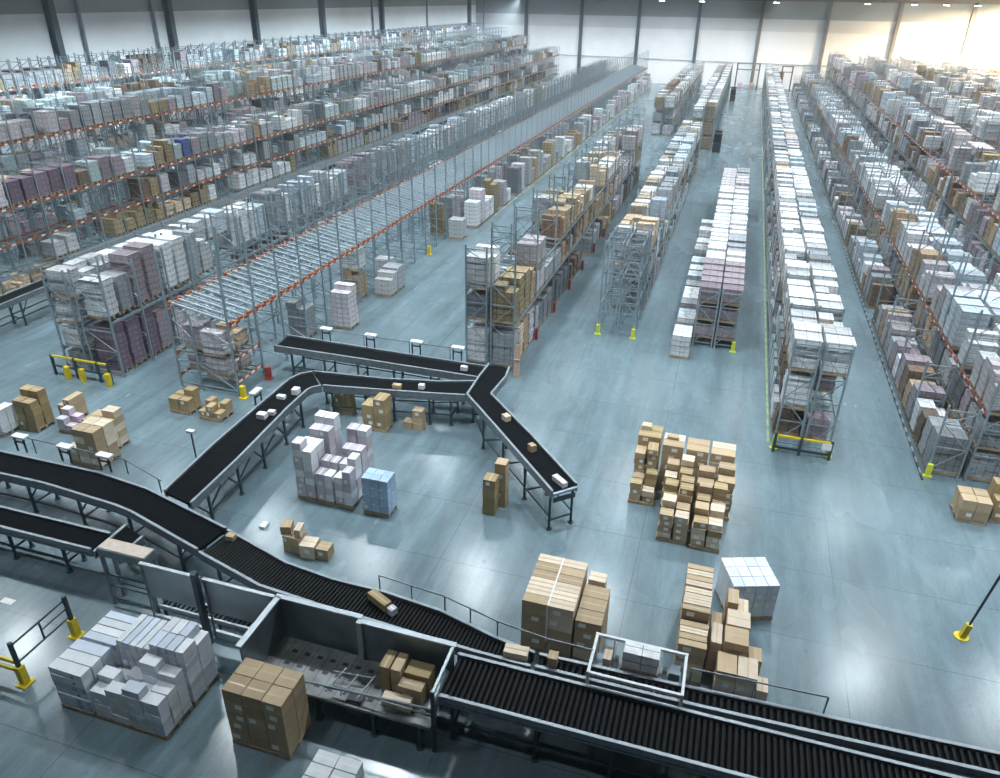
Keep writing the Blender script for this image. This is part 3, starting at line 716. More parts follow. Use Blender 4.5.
for k, s in enumerate(SPEC):
    x0, x1, y0, y1, z0, z1 = s['x'] - s['w'] / 2, s['x'] + s['w'] / 2, s['y'] - s['d'] / 2, s['y'] + s['d'] / 2, s['z'], s['z'] + s['h'] + .14
    P = []
    for X, Y, Z in ((x0, y0, z0), (x1, y0, z0), (x1, y1, z0), (x0, y1, z0), (x0, y0, z1), (x1, y0, z1), (x1, y1, z1), (x0, y1, z1)):
        c = CM @ np.array([X, Y, Z - HCAM]); P.append((500 + FPX * c[0] / c[2], 389 + FPX * c[1] / c[2], 1 / c[2]))
    faces = [(4, 5, 6, 7), (0, 1, 5, 4)]
    faces.append((3, 0, 4, 7) if x0 > 0 else (1, 2, 6, 5))
    for q in faces:
        tri(P[q[0]], P[q[1]], P[q[2]], k); tri(P[q[0]], P[q[2]], P[q[3]], k)
px = np.bincount(idb[idb >= 0].ravel(), minlength=len(SPEC))
seen = [k for k in np.argsort(-px) if px[k] >= 2]
count = {0: 0, 1: 0}
rest = {0: [], 1: []}
for k in seen:
    s = SPEC[k]; wr = PAL[s['pal']][1]
    if count[wr] >= 300:
        rest[wr].append(s); continue
    count[wr] += 1
    h = round(s['h'], 1); w = round(s['w'], 2); var = RNG.randrange(3)
    nm = 'wrapped_pallet_load' if wr else 'carton_pallet_load'
    t = thing(nm, s['label'], 'pallet load', (s['x'], s['y'], s['z']), group='shrink-wrapped pallet loads in the racks' if wr else 'carton pallet loads in the racks')
    p = link('pallet', PALLET, t); p.scale = (w / 1.1, s['d'] / .84, 1)
    link('goods', goods_mesh(s['pal'], w, s['d'], h, var), t, (0, 0, .14))
for wr, nm, lab in ((1, 'wrapped_goods', 'mass of distant shrink-wrapped pallet loads filling the far rack bays'), (0, 'carton_goods', 'mass of distant brown carton loads in the far rack bays')):
    b = MB(); pk = [p for p in PAL if PAL[p][1] == wr]
    for s in rest[wr]:
        v0 = len(b.v)
        add_goods(b, s['pal'], s['w'], s['d'], s['h'], 1, pk.index(s['pal']), s['x'], s['y'], s['z'] + .14, cheap=True)
        b.box(s['x'] - s['w'] / 2 + .03, s['x'] + s['w'] / 2 - .03, s['y'] - s['d'] / 2 + .03, s['y'] + s['d'] / 2 - .03, s['z'], s['z'] + .14, len(pk))
    if b.v:
        tag(b.obj(nm, [PAL[p][2] for p in pk] + [M['pallet']]), lab, 'pallet loads', kind='stuff')

# ------------------------------------------------------------------ cartons on the floor
CM_ = {}
def carton_mesh(w, d, h, mat, tape=True):
    k = (round(w, 3), round(d, 3), round(h, 3), mat, tape)
    if k not in CM_:
        b = MB(); b.box(-w / 2, w / 2, -d / 2, d / 2, 0, h, 0)
        if tape:
            if w >= d: b.box(-w / 2 + .004, w / 2 - .004, -.022, .022, h - .002, h + .002, 1)
            else: b.box(-.022, .022, -d / 2 + .004, d / 2 - .004, h - .002, h + .002, 1)
        CM_[k] = b.mesh('carton', [CT[mat], M['tape'] if mat in ('tan', 'pale', 'olive') else M['tag']])
    return CM_[k]
LABEL = {}
def lab_mesh(w, h):
    if (w, h) not in LABEL:
        LABEL[(w, h)] = MB().box(-w / 2, w / 2, -.004, 0, -h / 2, h / 2).mesh('shipping_label', M['tag'])
    return LABEL[(w, h)]
KINDN = {'tan': 'cardboard_carton', 'pale': 'cardboard_carton', 'olive': 'cardboard_carton'}
WORDC = {'tan': 'brown', 'pale': 'pale brown', 'olive': 'olive brown', 'white': 'white', 'lilac': 'lilac-white', 'blue': 'blue', 'mist': 'pale blue', 'pink': 'pink'}
def carton(x, y, z, w, d, h, mat, label, group=None, rz=0.0, stick=False, tape=True):
    o = link(('cardboard_box' if max(w, d) > .44 else 'cardboard_carton') if mat in KINDN else {'lilac': 'printed_carton', 'pink': 'printed_carton', 'blue': 'blue_carton'}.get(mat, 'white_carton'), carton_mesh(w, d, h, mat, tape), None, (x, y, z), rz)
    tag(o, label, 'carton', group)
    if stick:
        lw, lh = min(.2, w * .35), min(.14, h * .5)
        link('shipping_label', lab_mesh(round(lw, 2), round(lh, 2)), o, (RNG.uniform(-.25, .25) * w, -d / 2 - .0005, h * RNG.uniform(.45, .65)))
    return o
def pallet(x, y, w, d, label, z=0.0):
    t = link('wooden_pallet', PALLET, None, (x, y, z)); t.scale = (w / 1.08, d / .82, 1)
    return tag(t, label, 'pallet', 'wooden pallets under floor stacks')
ROWW = {1: ['single'], 2: ['front', 'back'], 3: ['front', 'middle', 'back']}
def rown(j, n): return ROWW[n][j] if n in ROWW else (nth(j + 1))
def stack(x0, y0, w, d, nx, ny, lh, lay, mat, where, z0=.0, on_pallet=True, stick=.35, seed=1, gap=.012, jit=.008, mats=None, ptext=None, tape=True, rz=0.0):
    """a block of cartons on a pallet: lay[j][i] layers in column i of row j (row 0 faces the camera)"""
    r = random.Random(seed)
    z = z0
    cr_, sr_ = math.cos(rz), math.sin(rz)
    T_ = lambda X_, Y_: (x0 + (X_ - x0) * cr_ - (Y_ - y0) * sr_, y0 + (X_ - x0) * sr_ + (Y_ - y0) * cr_)
    if on_pallet:
        pallet(*T_(x0 + w / 2, y0 + d / 2), w, d, ptext or f"wooden pallet under the {where}", z0).rotation_euler = (0, 0, rz); z = z0 + .142
    cw, cd = w / nx, d / ny
    for j in range(ny):
        for i in range(nx):
            n = lay[j][i] if isinstance(lay, (list, tuple)) else lay
            for l in range(n):
                m = r.choice(mats) if mats else mat
                pos = f"{nth(l + 1)} layer" + (f", {rown(j, ny)} row" if ny > 1 else '') + (f", {nth(i + 1)} column" if nx > 1 else '')
                carton(*T_(x0 + (i + .5) * cw + r.uniform(-jit, jit), y0 + (j + .5) * cd + r.uniform(-jit, jit)), z + l * (lh + .002), cw - gap - 2 * jit, cd - gap - 2 * jit, lh, m,
                       f"{WORDC[m]} carton, {pos}, {where}", None, rz + (r.uniform(-.012, .012) * (3.5 if jit > .02 else 1) if jit > .005 else 0), stick=(j == 0 and r.random() < stick), tape=tape)

# big near cube of brown cartons
stack(-9.44, 9.48, 1.58, 1.0, 3, 2, .342, 5, 'tan', 'tall brown cube beside the hopper', stick=.6, seed=3, jit=.004)
# strapped block behind the roller bend, and its lower neighbour
stack(-3.66, 14.46, 1.42, 1.98, 2, 6, .405, 4, 'tan', 'strapped block behind the roller bend', stick=.8, seed=4, jit=.003, mats=['tan', 'pale', 'pale'])
stack(-2.2, 14.46, .72, 1.45, 1, 3, .335, 4, 'tan', 'lower stack beside the strapped block', stick=.8, seed=5, jit=.004, mats=['tan', 'pale'])
stack(-2.16, 15.98, .5, .4, 1, 1, .36, 4, 'pale', 'narrow stack behind the lower stack', stick=0, seed=6)
# white cartons at the near corner: two rows of pallets
WS = 'white stack by the yellow guard rail'
for i, (x0, y0, nx, ny, lay, w_) in enumerate(((-14.12, 9.05, 1, 3, 6, 'first front'), (-13.02, 9.05, 2, 3, [[4, 5], [5, 3], [3, 4]], 'second front'), (-11.98, 9.05, 2, 3, [[6, 5], [4, 5], [7, 6]], 'third front'),
        (-14.05, 10.09, 1, 4, 6, 'first back'), (-12.98, 10.09, 5, 1, 7, 'second back'), (-11.96, 10.09, 4, 2, [[8, 8, 8, 8], [8, 8, 8, 7]], 'third back'))):
    stack(x0, y0, 1.02, .98, nx, ny, .212, lay, 'white', f"{w_} pallet of white stack", stick=.6, seed=20 + i, mats=['white', 'white', 'mist'], tape=False)
stack(-6.86, 8.25, 1.1, 1.0, 2, 3, .26, 4, 'white', 'white load cut off below rollers', stick=.3, seed=40)
t = thing('strap', 'white plastic strap over the middle of the strapped block', 'strap', (-2.95, 14.44, 0))
MB().box(-.02, .02, .05, 1.98, 1.776, 1.782).obj('top_band', M['tag'], t); MB().box(-.02, .02, -.006, 0, .5, 1.78).obj('front_band', M['tag'], t)
# pale-blue block and the carton rows beside the roller line
stack(1.8, 17.27, 1.34, 1.24, 4, 3, .29, 4, 'mist', 'pale-blue gridded block', stick=.5, seed=41, jit=.003, ptext='wooden pallet under the pale-blue gridded block', tape=False, mats=['mist', 'mist', 'white'], rz=.342)
for i, (y0, n) in enumerate(((14.62, 4), (15.6, 5), (16.58, 5))):
    stack(.46, y0, .74, .92, 1, 4, .30, n, 'tan', f"{('first', 'second', 'third')[i]} pallet of row by cage", stick=.8, seed=50 + i, mats=['tan', 'pale'])
for i, (x0, y0, w, d, nx, ny, lay) in enumerate(((1.5, 14.35, 1.02, .7, 2, 1, [[3, 3]]), (2.54, 14.42, .3, .5, 1, 1, [[2]]), (1.28, 15.12, .3, 1.5, 1, 2, [[4], [3]]), (1.62, 15.1, .62, .62, 1, 1, [[4]]), (2.28, 15.1, .35, .5, 1, 1, [[3]]),
        (1.66, 15.76, .62, .62, 1, 1, [[4]]), (1.62, 16.42, .62, .6, 2, 1, [[5, 4]]))):
    stack(x0, y0, w, d, nx, ny, .29, lay, 'pale', f"{nth(i + 1)} heap before the pale-blue block", stick=.3, seed=60 + i, mats=['tan', 'pale', 'pale'], on_pallet=i in (0, 3, 5))
# the jumble of cartons on nine pallets in the open floor
CS = 'carton jumble on the open floor'
jm = [(-1.82, 22.1, .9, .8, 2, 2, [[3, 2], [3, 4]]), (-.62, 20.3, .98, .9, 2, 2, [[4, 4], [5, 4]]), (.46, 20.22, .98, .9, 2, 2, [[4, 4], [5, 5]]),
      (-.62, 21.24, .98, .9, 2, 2, [[4, 6], [5, 6]]), (.48, 21.16, .98, .9, 2, 2, [[5, 4], [6, 6]]), (-1.84, 22.98, .84, .6, 2, 1, [[6, 7]]),
      (-.7, 22.2, .95, .9, 2, 2, [[5, 6], [6, 7]]), (.42, 22.12, .6, .9, 1, 2, [[5], [6]]), (1.06, 22.1, .62, .95, 1, 2, [[6], [7]])]
for i, (x0, y0, w, n) in enumerate(((-1.84, 23.62, .84, 5), (-.92, 23.22, .76, 5), (-.1, 23.17, .8, 5), (.76, 23.17, .84, 5))):
    stack(x0, y0, w, .9, 1, 2, .36, n, 'tan', f"{nth(i + 1)} rear pallet of the floor jumble", stick=.9, seed=85 + i, jit=.01, mats=['tan', 'pale', 'olive'])
for i, (x0, y0, w, d, nx, ny, lay) in enumerate(jm):
    stack(x0, y0, w, d, nx, ny, .235, lay, 'tan', f"{nth(i + 1)} pallet of the floor jumble", stick=.75, seed=70 + i, jit=.024, mats=['tan', 'tan', 'pale', 'olive'])
carton(-1.6, 24.2, .142 + 5 * .362, .34, .3, .17, 'pale', 'small pale carton crowning the back corner of the floor jumble'); carton(-.6, 23.8, .142 + 5 * .362, .4, .24, .1, 'tan', 'flat brown carton lying on top of the floor jumble')
# wrapped lilac cartons and the blue pallet before the belts
for i, (x0, y0, w, d, nx, ny, lay) in enumerate(((-13.1, 18.65, .74, .95, 2, 2, [[8, 7], [7, 7]]), (-12.3, 18.65, .66, .9, 2, 2, [[4, 4], [5, 5]]), (-11.58, 18.65, .66, .9, 2, 2, [[4, 5], [5, 6]]),
        (-13.0, 19.68, .8, .9, 2, 2, [[8, 8], [9, 9]]), (-11.75, 19.65, .8, .9, 2, 2, [[6, 6], [8, 8]]))):
    stack(x0, y0, w, d, nx, ny, .275, lay, 'lilac', f"{nth(i + 1)} pallet of the lilac-white stack", stick=.5, seed=90 + i, mats=['lilac', 'lilac', 'white'])
stack(-10.5, 18.62, .98, .66, 3, 2, .335, 4, 'blue', 'blue pallet beside the lilac-white stack', stick=.2, seed=99, jit=.003, tape=False)
# lesser heaps
stack(-12.05, 16.0, .62, .5, 2, 1, .3, [[2, 2]], 'tan', 'heap behind the belt curve', on_pallet=False, seed=101); carton(-12.0, 16.3, .61, .34, .4, .3, 'tan', 'brown carton on top of the heap behind the belt curve', None, .3); carton(-11.55, 16.28, .61, .2, .42, .3, 'pale', 'upright pale carton leaning on the heap behind the belt curve', None, .2)
carton(-11.15, 16.15, 0, .5, .5, .5, 'pale', 'large pale carton at the end of the heap behind the belt curve', None, .1, True); carton(-10.65, 16.2, 0, .42, .42, .42, 'tan', 'brown carton on the floor beside the heap behind the belt curve', None, .05, True)
carton(-13.35, 16.9, 0, .22, .3, .1, 'white', 'small white box alone on the floor behind the belt')
stack(-6.56, 19.85, .46, .5, 1, 1, .36, [[4]], 'olive', 'short pile beside the belt end', on_pallet=False, seed=102); stack(-6.3, 20.4, .42, .44, 1, 1, .36, [[5]], 'tan', 'tall pile beside the belt end', on_pallet=False, seed=103)
stack(-13.05, 23.72, 1.05, .68, 2, 1, .34, [[3, 4]], 'olive', 'carton pallet under the cross belt', seed=104, stick=.6)
stack(-14.9, 24.62, .9, .4, 3, 1, .3, [[2, 3, 3]], 'olive', 'dark carton pallet under the belt bend', seed=105, stick=.3)
stack(-11.55, 24.35, .9, .4, 2, 1, .3, [[1, 3]], 'tan', 'low pile beside the pallet under belt', on_pallet=False, seed=106)
stack(-21.5, 22.4, 1.0, .85, 2, 2, .28, [[2, 2], [2, 3]], 'olive', 'larger low pallet by flow rack', seed=107, stick=.5, jit=.015)
stack(-19.95, 22.3, 1.05, .95, 3, 2, .26, [[1, 2, 1], [2, 1, 2]], 'olive', 'smaller low pallet by flow rack', seed=108, stick=.5, jit=.015)
stack(-26.35, 19.3, .95, .9, 2, 2, .3, [[4, 4], [5, 5]], 'olive', 'brown stack by the far main belt', seed=109, stick=.3, jit=.015)
stack(-25.35, 20.4, .7, .8, 2, 1, .3, [[2, 3]], 'tan', 'half pallet behind the brown stack', seed=110, stick=.5)
stack(-26.85, 18.6, .45, .8, 1, 2, .25, [[4], [4]], 'white', 'white pile cut off beside the brown stack', seed=111)
stack(-24.65, 19.6, .8, .7, 2, 2, .26, [[2, 1], [3, 2]], 'pink', 'pink pile between the brown stacks', seed=112, stick=.4, mats=['pink', 'lilac'])
stack(-22.5, 17.95, 1.5, 1.0, 3, 2, .29, [[2, 5, 5], [3, 5, 5]], 'tan', 'brown block behind the main belt', seed=113, stick=.4, mats=['tan', 'pale'])
stack(-22.6, 19.0, 1.2, .9, 2, 2, .29, [[4, 4], [4, 5]], 'tan', 'rear of brown block behind belt', seed=114, mats=['tan', 'pale'])
stack(9.25, 24.6, .95, .95, 2, 2, .38, [[2, 2], [2, 2]], 'tan', 'low pallet by red-beam rack', seed=115, stick=.5)
stack(10.35, 24.9, 1.0, 1.0, 2, 2, .38, [[2, 3], [3, 3]], 'olive', 'taller pallet by red-beam rack', seed=116, stick=.5)
tag(MB().box(-18.75, -18.33, 11.42, 11.62, 0, .012).obj('paper_sheet', M['tag']), 'white paper sheet lying flat on the floor by the guard rail', 'paper')

# ------------------------------------------------------------------ conveyors
def resample(P, step):
    out = []
    for a, c in zip(P[:-1], P[1:]):
        n = max(1, int(math.dist(a, c) / step))
        out += [(a[0] + (c[0] - a[0]) * i / n, a[1] + (c[1] - a[1]) * i / n) for i in range(n)]
    return out + [P[-1]]
def lerp_poly(P, t):
    ds = [math.dist(a, c) for a, c in zip(P[:-1], P[1:])]; s = t * sum(ds)
    for (a, c), d in zip(zip(P[:-1], P[1:]), ds):
        if s <= d or (a, c) == (P[-2], P[-1]):
            u = min(1, s / d); return (a[0] + (c[0] - a[0]) * u, a[1] + (c[1] - a[1]) * u)
        s -= d
def conveyor(name, label, Lp, Rp, z, legs, parts_rollers=None, bed='black', rail='steel', railh=.16, cat='conveyor', leg_in=.10, legm='steel_dark', caps=(True, True)):
    """Lp and Rp: the two edges, same number of points"""
    t = thing(name, label, cat, (Lp[0][0], Lp[0][1], 0))
    ox, oy = Lp[0]
    S = lambda p, zz: (p[0] - ox, p[1] - oy, zz)
    b = MB()
    n = len(Lp)
    zt = z - (.06 if parts_rollers else 0)
    for i in range(n - 1):
        b.hexa([S(Rp[i], zt - .10), S(Rp[i + 1], zt - .10), S(Lp[i + 1], zt - .10), S(Lp[i], zt - .10), S(Rp[i], zt), S(Rp[i + 1], zt), S(Lp[i + 1], zt), S(Lp[i], zt)])
    b.obj('roller_bed' if parts_rollers else 'belt', M[bed], t)
    for P, sgn in ((Lp, 1), (Rp, -1)):
        r = MB()
        for a, c in zip(P[:-1], P[1:]):
            r.bar(S(a, z - .03), S(c, z - .03), .06, railh + .08)
            r.bar(S(a, z + railh / 2 + .01), S(c, z + railh / 2 + .01), .085, .03, 1)
            r.bar(S(a, z - .2), S(c, z - .2), .05, .07)
        for a in P:
            r.cyl(S(a, z - .22), S(a, z + railh / 2 + .02), .04, 8)
        r.obj('side_rail', [M[rail], M['rail_cap']], t)
    for (tt, dual) in legs:
        a, c = lerp_poly(Lp, tt), lerp_poly(Rp, tt)
        d = Vector((c[0] - a[0], c[1] - a[1])); dl = d.length; d /= dl
        a2 = (a[0] + d.x * leg_in, a[1] + d.y * leg_in); c2 = (c[0] - d.x * leg_in, c[1] - d.y * leg_in)
        for p in (a2, c2):
            l = MB(); l.bar(S(p, .02), S(p, z - .11), .075, .075); 
            lo = l.obj('leg', M[legm], t)
            f = MB(); f.cyl(S(p, 0), S(p, .035), .10, 10); f.obj('foot', M['steel_dark'], lo)
        br = MB(); br.bar(S(a2, .38), S(c2, .38), .05); br.bar(S(a2, z - .22), S(c2, z - .22), .06, .08); br.obj('brace', M[legm], t)
        if dual:
            g = MB(); q = Vector((-d.y, d.x)) * .55
            for p in (a2, c2):
                g.bar(S((p[0] + q.x, p[1] + q.y), z - .14), S(p, .62), .045)
            for k_, p in enumerate((a2, c2)):
                g2 = MB(); g2.bar(S((p[0] + q.x, p[1] + q.y), z - .14), S(p, .62), .045); g2.obj('strut', M[legm], t)
    for P, O in ((Lp, Rp), (Rp, Lp)):
        pts = []
        for (tt, dual) in legs:
            a, c = lerp_poly(P, tt), lerp_poly(O, tt)
            d = Vector((c[0] - a[0], c[1] - a[1])).normalized() * leg_in
            pts.append((a[0] + d.x, a[1] + d.y))
        lb = MB()
        for a, c in zip(pts[:-1], pts[1:]): lb.bar(S(a, .5), S(c, .5), .04, .05)
        if lb.v: lb.obj('long_brace', M[legm], t)
    if parts_rollers:
        step, rad = parts_rollers
        total = sum(math.dist(a, c) for a, c in zip(Lp[:-1], Lp[1:]))
        for i in range(int(total / step)):
            tt = (i + .5) * step / total
            a, c = lerp_poly(Lp, tt), lerp_poly(Rp, tt)
            d = Vector((c[0] - a[0], c[1] - a[1])).normalized() * .05
            MB().cyl((a[0] + d.x - ox, a[1] + d.y - oy, z - .03), (c[0] - d.x - ox, c[1] - d.y - oy, z - .03), rad, 8).obj('roller', M['roller'], t)
    return t
ZB = 1.42
ZA = 1.62
def hood(t, x, y, z, rz=0.0):
    """white sensor shelf on two black brackets along a belt"""
    o = t.location
    b = MB(); b.box(-.28, .28, -.13, .13, -.035, .035)
    h = b.obj('sensor_shelf', M['white_metal'], t, (x - o.x, y - o.y, z)); h.rotation_euler = (0, 0, rz)
    k = MB()
    for s in (-.2, .2): k.box(s - .025, s + .025, -.1, -.05, -.6, -.035)
    k.box(-.225, .225, -.1, -.05, -.22, -.17)
    k.obj('bracket', M['steel_dark'], h)
def handrail(t, P, z, posts, m='steel', zb=1.35, r=.022):
    o = t.location; b = MB()
    for a, c in zip(P[:-1], P[1:]): b.cyl((a[0] - o.x, a[1] - o.y, z), (c[0] - o.x, c[1] - o.y, z), r, 6)
    for p in posts: b.cyl((p[0] - o.x, p[1] - o.y, zb), (p[0] - o.x, p[1] - o.y, z), r, 6)
    return b.obj('guide_rail', M[m], t)

t = conveyor('belt_conveyor', 'wide black main belt running in from the edge behind the low belt', [(-27, 16.1), (-19, 16.1), (-16.9, 15.85), (-16.1, 15.65), (-13.2, 14.9)], [(-27, 15.0), (-20.3, 15.05), (-17.2, 14.8), (-16.5, 14.68), (-13.4, 13.8)], ZB,
             [(.08, 1), (.26, 1), (.42, 1), (.58, 1), (.74, 0), (.92, 1)], railh=.14)
for (x, y) in ((-22.6, 16.45), (-20.6, 16.42), (-18.9, 16.38)): hood(t, x, y, 2.05)
handrail(t, [(-26.5, 16.6), (-18.2, 16.5), (-16.2, 15.85)], 1.95, [(-24.5, 16.58), (-22.2, 16.55), (-20.2, 16.52), (-18.2, 16.5), (-16.4, 15.95)])
t = conveyor('roller_conveyor', 'long black roller conveyor slanting from the main belt to the cage', [(-13.08, 14.85), (-10.6, 14.1), (-9.0, 13.9), (-7.4, 13.88), (-5.7, 13.7), (-4.0, 13.25), (-2.95, 13.08)], [(-13.25, 13.72), (-10.8, 13.05), (-9.0, 12.9), (-7.4, 12.82), (-5.7, 12.72), (-4.3, 12.66), (-2.95, 12.64)], ZB,
             [(.06, 0), (.24, 0), (.42, 0), (.62, 0), (.82, 0)], (.112, .042), railh=.12)
handrail(t, [(-7.6, 14.0), (-5.6, 13.8), (-4.0, 13.38), (-2.6, 13.2), (-1.5, 13.2)], 1.92, [(-7.6, 14.0), (-6.6, 13.9), (-5.6, 13.8), (-4.8, 13.58), (-4.0, 13.38), (-2.6, 13.2)])
t = conveyor('roller_conveyor', 'broad black roller conveyor along the lower edge past the hopper', [(-4.72, 12.46), (2, 12.5), (8.9, 12.55)], [(-4.72, 11.16), (2, 11.2), (8.9, 11.25)], ZB, [(.02, 0), (.17, 0), (.30, 0), (.45, 0), (.6, 0), (.8, 0)], (.138, .052), railh=.12)
t = conveyor('roller_conveyor', 'narrow black roller conveyor beyond the broad one, past the cage', [(-2.78, 13.08), (1, 13.2), (10.5, 13.6)], [(-2.78, 12.68), (1, 12.72), (10.5, 13.02)], ZB, [(.05, 0), (.3, 0), (.55, 0), (.8, 0)], (.16, .052), railh=.1)
handrail(t, [(.85, 13.38), (3.9, 13.5)], 1.9, [(.85, 13.38), (2.3, 13.44), (3.9, 13.5)])
t = conveyor('belt_conveyor', 'low black belt coming in below the main belt, ending at the plate frame', [(-27, 13.78), (-16.55, 13.78)], [(-27, 13.0), (-16.55, 13.0)], 1.25, [(.1, 1), (.3, 0), (.48, 1), (.68, 0), (.88, 1)], railh=.1)
t = conveyor('belt_conveyor', 'short black transfer belt joining the low belt to the main belt', [(-16.42, 13.0), (-16.42, 14.3)], [(-15.55, 13.0), (-15.55, 14.0)], 1.22, [(.8, 0)], railh=.06)
t = conveyor('belt_conveyor', 'black belt climbing away from the main belt to the cross belt', [(-16.25, 15.95), (-16.5, 18.9), (-16.6, 22.2), (-16.65, 24.2), (-16.5, 24.8), (-16.1, 25.2)], [(-15.0, 15.65), (-15.1, 18.3), (-15.4, 22.0), (-15.45, 23.6), (-15.35, 23.9), (-15.1, 24.15)], ZB,
             [(.1, 1), (.3, 1), (.5, 1), (.7, 0), (.86, 0)], leg_in=.05)
hood(t, -16.95, 22.3, 1.85, 1.57)
t = conveyor('belt_conveyor', 'black cross belt with cartons stored beneath, reaching the belt junction', [(-16.0, 25.26), (-13.0, 25.56), (-10.5, 26.1), (-9.16, 26.6)], [(-15.0, 24.2), (-11.8, 24.75), (-10.2, 25.05), (-9.12, 25.28)], ZB, [(.06, 0), (.32, 0), (.5, 0), (.75, 0), (.9, 0)], leg_in=.05)
t = conveyor('belt_conveyor', 'rear black belt running from under the flow rack to the junction', [(-19.2, 28.28), (-15.8, 28.2), (-10.8, 28.12), (-9.12, 28.12)], [(-19.1, 27.02), (-15.2, 27.02), (-10.5, 27.0), (-9.16, 26.98)], ZB, [(.08, 0), (.25, 0), (.42, 0), (.6, 0), (.78, 0), (.93, 0)])
for x in (-17.2, -14.9, -12.6, -10.6): hood(t, x, 28.55, 2.0)
handrail(t, [(-18.9, 28.6), (-9.2, 28.6)], 1.9, [(-17.6, 28.6), (-15.3, 28.6), (-13, 28.6), (-11, 28.6), (-9.2, 28.6)])
t = conveyor('belt_conveyor', 'black belt arm jutting from the junction into the open floor', [(-8.02, 28.0), (-7.9, 27.05), (-8.03, 25.4), (-5.71, 22.9), (-3.4, 20.28)], [(-8.95, 28.0), (-8.98, 26.7), (-8.93, 25.05), (-6.81, 22.7), (-4.07, 19.62)], ZA, [(.22, 0), (.44, 0), (.62, 0), (.8, 0), (.985, 0)], leg_in=.04)
e = MB(); e.cyl((-4.05 + 8.02, 19.62 - 28.0, ZA - .06), (-3.38 + 8.02, 20.26 - 28.0, ZA - .06), .06, 10); e.obj('end_roller', M['sheet'], t)
e = MB(); e.bar((-4.03 + 8.02, 19.68 - 28.0, ZA - .34), (-3.42 + 8.02, 20.22 - 28.0, ZA - .34), .06, .16); e.obj('drive_housing', M['steel_dark'], t)
# side conveyor by the orange-beam racks
t = conveyor('belt_conveyor', 'black side conveyor on trestles in front of the orange-beam racks', [(-35.9, 24), (-36.4, 60), (-36.6, 110)], [(-34.9, 24), (-35.3, 60), (-35.5, 110)], 1.55, [(.02, 1), (.045, 1), (.075, 1), (.11, 1), (.15, 0), (.2, 0), (.25, 0), (.3, 0)], railh=.12)
h = MB(); h.box(-.75, -.7, 9, 86, 1.6, 2.05); h.obj('guide_panel', M['bright'], t)
# small parcels riding on the belts
for i, (x, y, z, w, d, h, m, lab) in enumerate((
        (-15.95, 21.15, ZB, .35, .28, .2, 'white', 'white parcel alone low on the climbing belt'), (-15.75, 21.5, ZB, .28, .22, .16, 'lilac', 'small lilac parcel touching the white one on the climbing belt'), (-16.1, 22.75, ZB, .34, .2, .14, 'white', 'flat white parcel near the sensors on the climbing belt'), (-15.75, 23.3, ZB, .26, .3, .24, 'white', 'upright white parcel at the top of the climbing belt'),
        (-12.05, 25.1, ZB, .36, .22, .16, 'tan', 'tan parcel riding the cross belt'), (-11.05, 25.35, ZB, .24, .2, .2, 'white', 'white parcel riding the cross belt'), (-9.95, 27.55, ZB, .3, .2, .18, 'lilac', 'small parcel at the junction end of the rear belt'),
        (-6.85, 23.65, ZA, .3, .24, .22, 'pale', 'pale parcel, uppermost on the belt arm'), (-5.35, 21.85, ZA, .26, .22, .26, 'tan', 'tan parcel midway along the belt arm'), (-3.95, 20.2, ZA, .6, .2, .18, 'lilac', 'long lilac parcel at the end of the belt arm'),
        (-12.75, 14.55, ZB, .26, .2, .16, 'tan', 'small tan parcel at the start of the slanting rollers'), (-7.35, 13.47, ZB, .72, .24, .24, 'olive', 'long brown parcel on the slanting rollers'), (-6.88, 13.25, ZB, .2, .2, .2, 'lilac', 'small pale box against the long parcel on the rollers'),
        (-3.35, 12.88, ZB + .02, .6, .3, .2, 'pale', 'flat open pale carton where the roller lines meet'), (-2.42, 12.9, ZB + .02, .24, .26, .3, 'tan', 'upright tan carton where the roller lines meet'))):
    carton(x, y, z + .022, w, d, h, m, lab, None, (-.45 if 'long brown' in lab or 'against the long' in lab else (-.7 if 'arm' in lab else .05)))

# ------------------------------------------------------------------ hopper, screens, plate frame
t = thing('sorting_hopper', 'open grey steel hopper with slotted bed at the head of the broad rollers', 'hopper', (-9.6, 10.4, 0))
X = lambda x, y, z: (x + 9.6, y - 10.4, z)
def hbox(nm, x0, x1, y0, y1, z0, z1, m, par=t):
    return MB().box(x0 + 9.6, x1 + 9.6, y0 - 10.4, y1 - 10.4, z0, z1).obj(nm, M[m], par)
hbox('side_panel', -9.6, -9.55, 10.5, 12.2, .8, 2.14, 'sheet')
hbox('back_panel', -9.6, -7.25, 12.2, 12.25, .8, 2.14, 'sheet')
hbox('back_panel', -7.15, -4.72, 12.1, 12.15, .8, 2.1, 'sheet')
hbox('rim', -9.66, -9.50, 10.45, 12.2, 2.14, 2.19, 'bright'); hbox('rim', -9.66, -7.2, 12.16, 12.3, 2.14, 2.19, 'bright'); hbox('rim', -7.15, -4.66, 12.06, 12.2, 2.1, 2.15, 'bright')
hbox('corner_post', -7.28, -7.14, 12.02, 12.2, 0, 2.16, 'bright')
MB().bar(X(-4.72, 12.1, 2.1), X(-4.72, 10.75, 2.02), .07, .07).obj('end_bar', M['bright'], t)
hbox('end_post', -4.78, -4.7, 10.72, 10.8, 0, 2.05, 'steel_dark')
MB().cyl(X(-9.6, 10.5, 1.42), X(-4.74, 10.78, 1.42), .028, 8).obj('front_rail', M['steel'], t)
MB().cyl(X(-7.4, 10.9, 1.15), X(-4.74, 10.8, 1.15), .022, 8).obj('front_rail', M['steel'], t)
bd = MB(); bd.box(0.06, 4.8, .25, 1.68, .82, .9, 0)
for i in range(11):
    for j in range(3):
        bd.box(.55 + i * .36, .70 + i * .36, .5 + j * .4, .60 + j * .4, .9, .903, 1)
    bd.box(.45 + i * .36, .46 + i * .36, .25, 1.68, .9, .904, 1)
